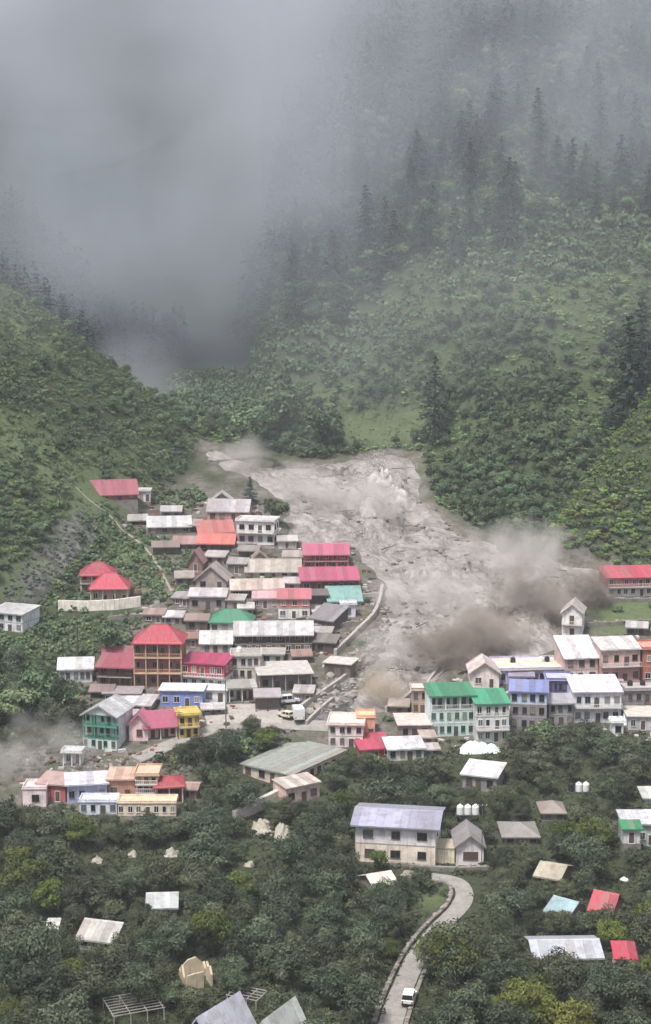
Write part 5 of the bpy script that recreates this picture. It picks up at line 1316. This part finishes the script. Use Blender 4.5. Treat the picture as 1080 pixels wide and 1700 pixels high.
def left_ok(X, Y, Z, px, py): return (hills(X, Y)[0] > 1.2) & (poly_sd(GULLY, px, py) < 2) & (poly_sd(FLOW, X, Y) < -2) & ((poly_sd(MEAD2, px, py) < 0) | (np.sin(X * 91.7 + Y * 37.1) > .1))
def right_ok(X, Y, Z, px, py):
    e = hills(X, Y); yf = np.interp(X, [-60, -20, 7, 29, 55, 62, 120, 260], [545, 527, 512, 482, 450, 440, 424, 400])
    lvl = terrace(X, Y, Z)[1]
    return (Y > yf - 1) & ((lvl < .4) | (np.sin(X * 77.7 + Y * 51.3) > .1)) & (poly_sd(FLOW, X, Y) < -3) & (poly_sd(MEAD1, px, py) < -4) & (X > -60)
def thin_out(P, dmin):
    cell = {}; keep = []
    for k, p in enumerate(P):
        d = (dmin(p) if callable(dmin) else dmin) * (.7 + .65 * ((k * .6180339) % 1))
        i, j = int(p[0] // 4), int(p[1] // 4); ok = True
        for a in (-1, 0, 1):
            for b in (-1, 0, 1):
                for q in cell.get((i + a, j + b), ()):
                    if (q[0] - p[0]) ** 2 + (q[1] - p[1]) ** 2 < d * d: ok = False; break
                if not ok: break
            if not ok: break
        if ok: cell.setdefault((i, j), []).append(p); keep.append(k)
    return P[keep]
PL = visible(thin_out(sample_hill(14000, -125, -30, 375, 640, 5, left_ok), 1.75))
_S = sample_hill(46000, -60, 190, 425, 680, 6, right_ok); _h = hills(_S[:, 0], _S[:, 1])
PR = visible(thin_out(np.c_[_S, (_h[2] > _h[1] + 1)], lambda p: (1.3 if p[6] else 1.95) if p[1] < 540 else 2.4))
def not_blocked(P, rad=1.2, h=1.6): return np.array([p for p in P if not blocked(p[:3], rad, h, .2)])
PL = not_blocked(PL); PR = not_blocked(PR)
# a first 300 stand as shrubs of their own, the nearest; the rest is one green mass
allp = np.concatenate([np.c_[PL, np.zeros(len(PL))], np.c_[PR[:, :6], np.ones(len(PR))]])
allp = allp[np.argsort(allp[:, 5])]
def shrub_words(px, py, right):
    if not right:
        if py > 960: return 'on the bank below the rocky gully'
        if py > 800: return 'on the slope above the red villa' if px < 260 else 'beside the upper village roofs'
        return 'on the upper left hillside'
    if px > 900: return 'on the bushy knoll at the right edge' if py < 930 else 'at the foot of the knoll behind the red hotel'
    return 'on the slope just above the flood'
rs = np.random.default_rng(9)
IND = allp[:300]
for k, p in enumerate(IND):
    s = rs.uniform(.8, 1.5); br = rs.random() < (.8 if (p[6] > .5 and p[3] > 880) else .35)
    lab = ('bright green' if br else 'dull green') + (' large' if s > 1.15 else ' small') + ' shrub ' + shrub_words(p[3], p[4], p[6] > .5)
    o = link('shrub', crown_mesh(('knoll' if (p[6] > .5 and p[3] > 880) else 'bright') if br else 'shrub', int(rs.integers(4))), None, (p[0], p[1], p[2] + .35 * s), (0, 0, rs.uniform(0, 6.28)), s)
    tag(o, lab, 'shrub', lab.replace('shrub', 'shrubs'))
rest = allp[300:]
L = rest[rest[:, 6] < .5]; R = rest[rest[:, 6] > .5]
pick = rs.random(len(L)) < np.where(fbm(L[:, 0] / 14, L[:, 1] / 14, 2) > 0, .2, .7)
mass('hillside_shrubs', 'dense green shrubs clothing the left hillside', L[pick][:, :3] + [0, 0, .5], 'shrub', .7, 2.2, 31, 'shrubs')
mass('hillside_shrubs', 'lighter green shrubs and grass tufts on the left hillside', L[~pick][:, :3] + [0, 0, .3], 'bright', .5, 1.4, 32, 'shrubs', .7, thin=2)
fn = fbm(R[:, 0] / 17, R[:, 1] / 17, 3)
near = R[:, 1] < 560
kn = hills(R[:, 0], R[:, 1]); knoll = (kn[2] > kn[1] + 1) & near
b_ = (fn > .12) & ~knoll; near = near & ~knoll
mass('hillside_shrubs', 'dense bushes covering the right mountainside above the flood', R[near & ~b_][:, :3] + [0, 0, .8], 'shrub', .8, 2.9, 33, 'shrubs')
mass('hillside_shrubs', 'paler green bushes and terraces on the right mountainside', R[near & b_][:, :3] + [0, 0, .4], 'bright', .6, 2.0, 34, 'shrubs', .75)
mass('hillside_shrubs', 'yellow-green leafy bushes covering the knoll at the right edge', R[knoll][:, :3] + [0, 0, .4], 'knoll', .55, 2.1, 36, 'shrubs')
mass('hillside_shrubs', 'hazy bushes high on the right mountainside', R[~near & ~knoll & ~b_ | (R[:, 1] >= 560)][:, :3] + [0, 0, .5], 'shrub', 1.3, 2.8, 35, 'shrubs', thin=2)
PG = visible(thin_out(np.concatenate([sample_hill(9000, -125, -20, 370, 560, 51, lambda X, Y, Z, px, py: (poly_sd(FLOW, X, Y) < -4) & ((hills(X, Y)[0] > .3) | (poly_sd(MEAD2, px, py) > 0))),
                                      sample_hill(9000, -20, 130, 425, 580, 52, lambda X, Y, Z, px, py: (poly_sd(FLOW, X, Y) < -4) & ((hills(X, Y)[1] > .1) | (hills(X, Y)[2] > .2)))]), .95), .4)
PG = not_blocked(PG, .6, .5); print('grass', len(PG))
mass('grass_tufts', 'bright grass tufts on the open slopes', PG[:, :3], 'bright', .6, 1.3, 53, 'grass', .8, thin=3)
WOOD = [np.array(q, float) for q in ([(-30, 1015), (60, 1005), (120, 930), (150, 850), (225, 880), (300, 900), (330, 930), (300, 985), (240, 1005), (100, 1020), (60, 1060), (-30, 1060)],
    [(-30, 1050), (60, 1050), (130, 1025), (240, 1025), (215, 1075), (150, 1090), (95, 1095), (90, 1140), (150, 1172), (130, 1240), (-30, 1235)],
    [(230, 1275), (300, 1250), (420, 1216), (450, 1226), (400, 1290), (300, 1300)], [(560, 1250), (700, 1256), (720, 1275), (560, 1300)], [(236, 835), (320, 805), (345, 830), (300, 850)])]
def wood_ok(X, Y, Z, px, py): return np.maximum.reduce([poly_sd(q, px, py) for q in WOOD]) > 0
PW = not_blocked(thin_out(sample_hill(16000, -100, 60, 330, 500, 54, wood_ok), 1.6), .9, 1.2)
w_ = rs.random(len(PW)) < .7
mass('bank_shrubs', 'dark bushes on the banks around the left village edge', PW[w_][:, :3] + [0, 0, .4], 'shrub', .8, 1.7, 55, 'shrubs', thin=2)
mass('bank_shrubs', 'lighter weeds on the banks around the left village edge', PW[~w_][:, :3] + [0, 0, .3], 'bright', .5, 1.1, 56, 'shrubs', thin=2)
# tree-sized bushes and conifers on the mountain
def forest_ok(X, Y, Z, px, py):
    dens = fbm(X / 28 + 3, Y / 28, 3)
    up = np.interp(px, [380, 520, 700, 850, 1080], [560, 520, 470, 400, 380])
    return right_ok(X, Y, Z, px, py) & (py < up + 60 * dens)
PF = visible(thin_out(sample_hill(9000, -45, 210, 540, 900, 15, forest_ok), 5.2), 12)
PF = PF[np.argsort(PF[:, 5])]
print('forest', len(PF), 'shrubs', len(allp), 'left', len(PL), 'right', len(PR))
def forest_words(px, py):
    a = 'at the left end of the' if px < 560 else ('in the middle of the' if px < 800 else 'at the right end of the')
    b = 'misty upper forest' if py < 230 else ('hazy forest belt' if py < 380 else 'lower forest fringe')
    return a + ' ' + b
for p in PF[:290]:
    s = rs.uniform(.55, 1.4); lab = ('tall' if s > 1.05 else 'shorter') + ' dark conifer ' + forest_words(p[3], p[4])
    if rs.random() < .55:
        lab = ('large' if s > 1.0 else 'smaller') + ' rounded tree ' + forest_words(p[3], p[4]); tree('broad', p[:3], s * 1.15, lab, lab.replace('tree', 'trees', 1), 'forest_tree', int(rs.integers(6))); continue
    tree('conifer', (p[0], p[1], p[2] - .3), s, lab, lab.replace('conifer', 'conifers'), 'conifer', int(rs.integers(5)))
if len(PF) > 290: mass('far_forest', 'mass of mist-veiled conifers on the upper mountain', PF[290:, :3], 'conifer', .8, 1.4, 41, 'forest', protos=2)
GF = visible(thin_out(sample_hill(7000, -230, 40, 560, 1040, 19, lambda X, Y, Z, px, py: (px < 330) & (X < -70) & (Y < 860) & (py < 620)), 7.0), 9)
mass('far_forest', 'dim trees on the steep walls of the misty gorge', GF[:420, :3], 'conifer', .5, 1.3, 43, 'forest', protos=2)
print('gorge', len(GF))
PB = not_blocked(visible(thin_out(sample_hill(5000, -60, 120, 440, 590, 16, lambda X, Y, Z, px, py: right_ok(X, Y, Z, px, py) & (hills(X, Y)[2] < hills(X, Y)[1] + 1) & (fbm(X / 20, Y / 20, 2) < .22)), lambda p: 3.4 if p[1] < 500 else 5.0), 4), 2.6, 5)
PB = PB[np.argsort(PB[:, 5])]
for p in PB[:240]:
    s = rs.uniform(.55, .95); lab = ('rounded dark' if s > .75 else 'small rounded') + ' tree ' + ('on the slope above the flood' if p[4] > 760 else 'on the terraced right mountainside') + (', towards the knoll' if p[3] > 860 else (', towards the meadow' if p[3] < 640 else ''))
    tree('broad', p[:3], s, lab, lab.replace('tree', 'trees', 1), 'slope_tree', int(rs.integers(6)))
PLB = not_blocked(visible(thin_out(sample_hill(700, -125, -30, 400, 560, 17, left_ok), 6.5), 4), 2.4, 4.5)
for p in PLB[:70]:
    s = rs.uniform(.45, .8); lab = ('rounded dark' if s > .62 else 'small dark') + ' tree on the left hillside ' + ('near its ridge' if p[4] < 700 else ('above the red villa' if p[4] > 820 else 'halfway up'))
    tree('broad', p[:3], s, lab, lab.replace('tree', 'trees', 1), 'broad_tree', int(rs.integers(6)))
PV = not_blocked(thin_out(sample_hill(2600, -85, 85, 330, 480, 18, lambda X, Y, Z, px, py: (hills(X, Y)[0] < 1.5) & (hills(X, Y)[1] < 1) & (poly_sd(FLOW, X, Y) < -3)), 2.6), 1.1, 1.4)
for p in PV[:120]:
    s = rs.uniform(.6, 1.1); lab = 'dusty ' + ('large' if s > .85 else 'small') + ' bush ' + (near_phrase(p[3], p[4], 70) + '' if near_phrase(p[3], p[4], 70) else ('among the upper village houses' if p[4] < 1060 else 'among the lower village houses' if p[4] < 1220 else 'on the verge below the village') + (' on the right bank' if p[3] > 600 else ' on the left bank'))
    o = link('bush', crown_mesh('shrub', int(rs.integers(4))), None, (p[0], p[1], p[2] + .35 * s), (0, 0, rs.uniform(0, 6.28)), s); tag(o, lab, 'bush', lab.replace('bush', 'bushes'))

# ------------------------------------------------------------------ dust, mist and haze
def vol_mat(key, col, dens, scale, lo=.3, hi=.7, aniso=.0, stretch=None, detail=3, edge=.75, soft=.25, k=1.1):
    """billowing volume: noise plus distance from the middle, cut off softly; even density when scale is None"""
    m = bpy.data.materials.new(key); m.use_nodes = True; nt = m.node_tree; nt.nodes.clear()
    out = N(nt, 'ShaderNodeOutputMaterial'); v = N(nt, 'ShaderNodeVolumePrincipled')
    v.inputs['Color'].default_value = (*col, 1); v.inputs['Anisotropy'].default_value = aniso
    nt.links.new(v.outputs[0], out.inputs['Volume'])
    if scale is None: v.inputs['Density'].default_value = dens
    else:
        tc = N(nt, 'ShaderNodeTexCoord').outputs['Object']; pos = N(nt, 'ShaderNodeNewGeometry').outputs['Position']
        n = noise(nt, pos, scale, detail, .6, stretch, lo, hi)
        ln = N(nt, 'ShaderNodeVectorMath', operation='LENGTH'); nt.links.new(tc, ln.inputs[0])
        a = N(nt, 'ShaderNodeMath', operation='MULTIPLY_ADD'); a.inputs[1].default_value = -k; a.inputs[2].default_value = k - edge
        nt.links.new(ln.outputs['Value'], a.inputs[0])
        b = N(nt, 'ShaderNodeMath', operation='ADD'); nt.links.new(n, b.inputs[0]); nt.links.new(a.outputs[0], b.inputs[1])
        c = N(nt, 'ShaderNodeMapRange'); c.inputs[1].default_value = 0; c.inputs[2].default_value = soft; c.inputs[3].default_value = 0; c.inputs[4].default_value = dens
        nt.links.new(b.outputs[0], c.inputs[0]); nt.links.new(c.outputs[0], v.inputs['Density'])
    return m
def puff(name, label, px, py, rx, ry, rz, mat, cat, dist=None, up=.55):
    import bmesh
    if dist is None:
        c = ground(px, py, cut=False); c = c + np.array([0, 0, rz * up])
    else: c = at_dist(px, py, dist)
    bm = bmesh.new(); bmesh.ops.create_icosphere(bm, subdivisions=3, radius=1.0); me = bpy.data.meshes.new(name); bm.to_mesh(me); bm.free(); me.materials.append(mat)
    return stuff(link(name, me, None, tuple(c), (0, 0, 0), (rx, ry, rz)), label, cat)
DUST_L = vol_mat('dust_pale', (.90, .85, .81), .085, .11, soft=.6, detail=4)
DUST_D = vol_mat('dust_brown', (.60, .52, .46), .30, .14, soft=.4, detail=5)
DUST_K = vol_mat('dust_dark', (.42, .35, .30), .30, .16, soft=.35, detail=5)
DUST_O = vol_mat('dust_ochre', (.76, .64, .50), .16, .16, soft=.4, detail=5)
puff('dust_cloud', 'pale dust drifting up beside the white tower', 890, 985, 17, 8, 13, DUST_L, 'dust')
puff('dust_cloud', 'brown dust billow towering left of the white tower', 885, 1035, 15, 6, 12, DUST_D, 'dust')
puff('dust_cloud', 'dark brown dust behind the white tower and red hotel', 975, 1008, 10, 5, 9.5, DUST_K, 'dust')
puff('dust_cloud', 'brown dust rolling over the long lilac terrace', 805, 1078, 17, 6, 8.5, DUST_D, 'dust')
puff('dust_cloud', 'dark dust at the head of the path left of the cream house', 725, 1106, 12, 5, 7.5, DUST_K, 'dust')
puff('dust_cloud', 'ochre dust at the lowest tip of the flood', 635, 1168, 8, 5, 5.5, DUST_O, 'dust')
puff('dust_cloud', 'grey dust spreading between channel wall and path', 655, 1110, 13, 7, 9, DUST_L, 'dust')
puff('dust_cloud', 'thin dust veil over the middle of the flood', 740, 1010, 24, 12, 9, DUST_L, 'dust')
puff('dust_cloud', 'faint dust hanging over the right flood bank below the trees', 850, 950, 22, 9, 12, DUST_L, 'dust')
puff('dust_cloud', 'spray haze above the leaping surge', 640, 870, 14, 8, 11, DUST_L, 'dust')
puff('dust_cloud', 'thin dust along the upper left flood edge', 500, 830, 16, 9, 8, DUST_L, 'dust')
puff('dust_cloud', 'pale dust over the upper middle of the flood', 580, 850, 20, 12, 8, DUST_L, 'dust')
puff('dust_cloud', 'thin dust where the flood leaves the gorge', 400, 775, 13, 9, 7, DUST_L, 'dust')
puff('mist', 'low grey mist patch at the left edge below the rocky slope', 25, 1290, 19, 8, 8, DUST_L, 'mist')
puff('mist', 'grey mist drifting past the green-trimmed house', 95, 1245, 12, 6, 7, DUST_L, 'mist')
MIST = vol_mat('mist', (.90, .92, 1.0), .022, .009, .25, .75, .0, None, 2, edge=.5, soft=1.0)
VEIL2 = vol_mat('mist_gorge', (.80, .86, 1.0), .0070, .014, .2, .8, .0, None, 3, edge=.5, soft=1.0)
MIST2 = vol_mat('mist_thin', (.89, .92, 1.0), .013, .012, .25, .75, .0, None, 2, edge=.5, soft=1.0)
puff('mist', 'low cloud lying over the top of the mountain', 480, -150, 330, 80, 100, MIST, 'mist', 740)
puff('mist', 'cloud bank veiling the upper left valley', 10, 60, 100, 70, 60, MIST2, 'mist', 720)
puff('mist', 'thin pale mist pouring out of the gorge above the flood', 245, 655, 24, 22, 17, MIST, 'mist', 600)
puff('mist', 'thin cloud drifting across the upper forest', 840, 190, 170, 50, 80, MIST2, 'mist', 625)
puff('mist', 'faint veil of mist along the forest edge', 520, 330, 60, 40, 55, VEIL2, 'mist', 610)
VEIL = vol_mat('mist_veil', (.93, .95, 1.0), .0042, .012, .2, .8, .0, None, 2, edge=.5, soft=1.0)
puff('mist', 'pale mist pocket behind the left hillside spur', 200, 610, 30, 22, 19, MIST, 'mist', 610)
puff('mist', 'very thin mist hanging in front of the right mountainside', 760, 480, 120, 34, 62, VEIL, 'mist', 520)
puff('mist', 'very thin mist in front of the upper left hillside', 90, 420, 60, 30, 40, VEIL, 'mist', 470)
puff('mist', 'thin blue mist deep in the gorge behind the village', 250, 400, 70, 60, 75, VEIL2, 'mist', 690)
puff('mist', 'thin blue mist over the far left valley side', 40, 330, 70, 50, 60, VEIL2, 'mist', 650)
hb = MB(); hb.box(gx[0] - 5, gx[-1] + 5, gy[0] - 5, gy[-1] + 5, float(ZZ.min()) - 2, max(float(ZZ.max()), 345.0) + 6)
hm = vol_mat('haze_air', (.90, .92, 1.0), .00016, None, aniso=.0)
stuff(link('haze', hb.mesh('haze', hm)), 'pale even haze filling the whole valley', 'haze')

print('tris', sum(len(m.polygons) * (2 if len(m.polygons) and m.polygons[0].loop_total == 4 else 1) for m in bpy.data.meshes))
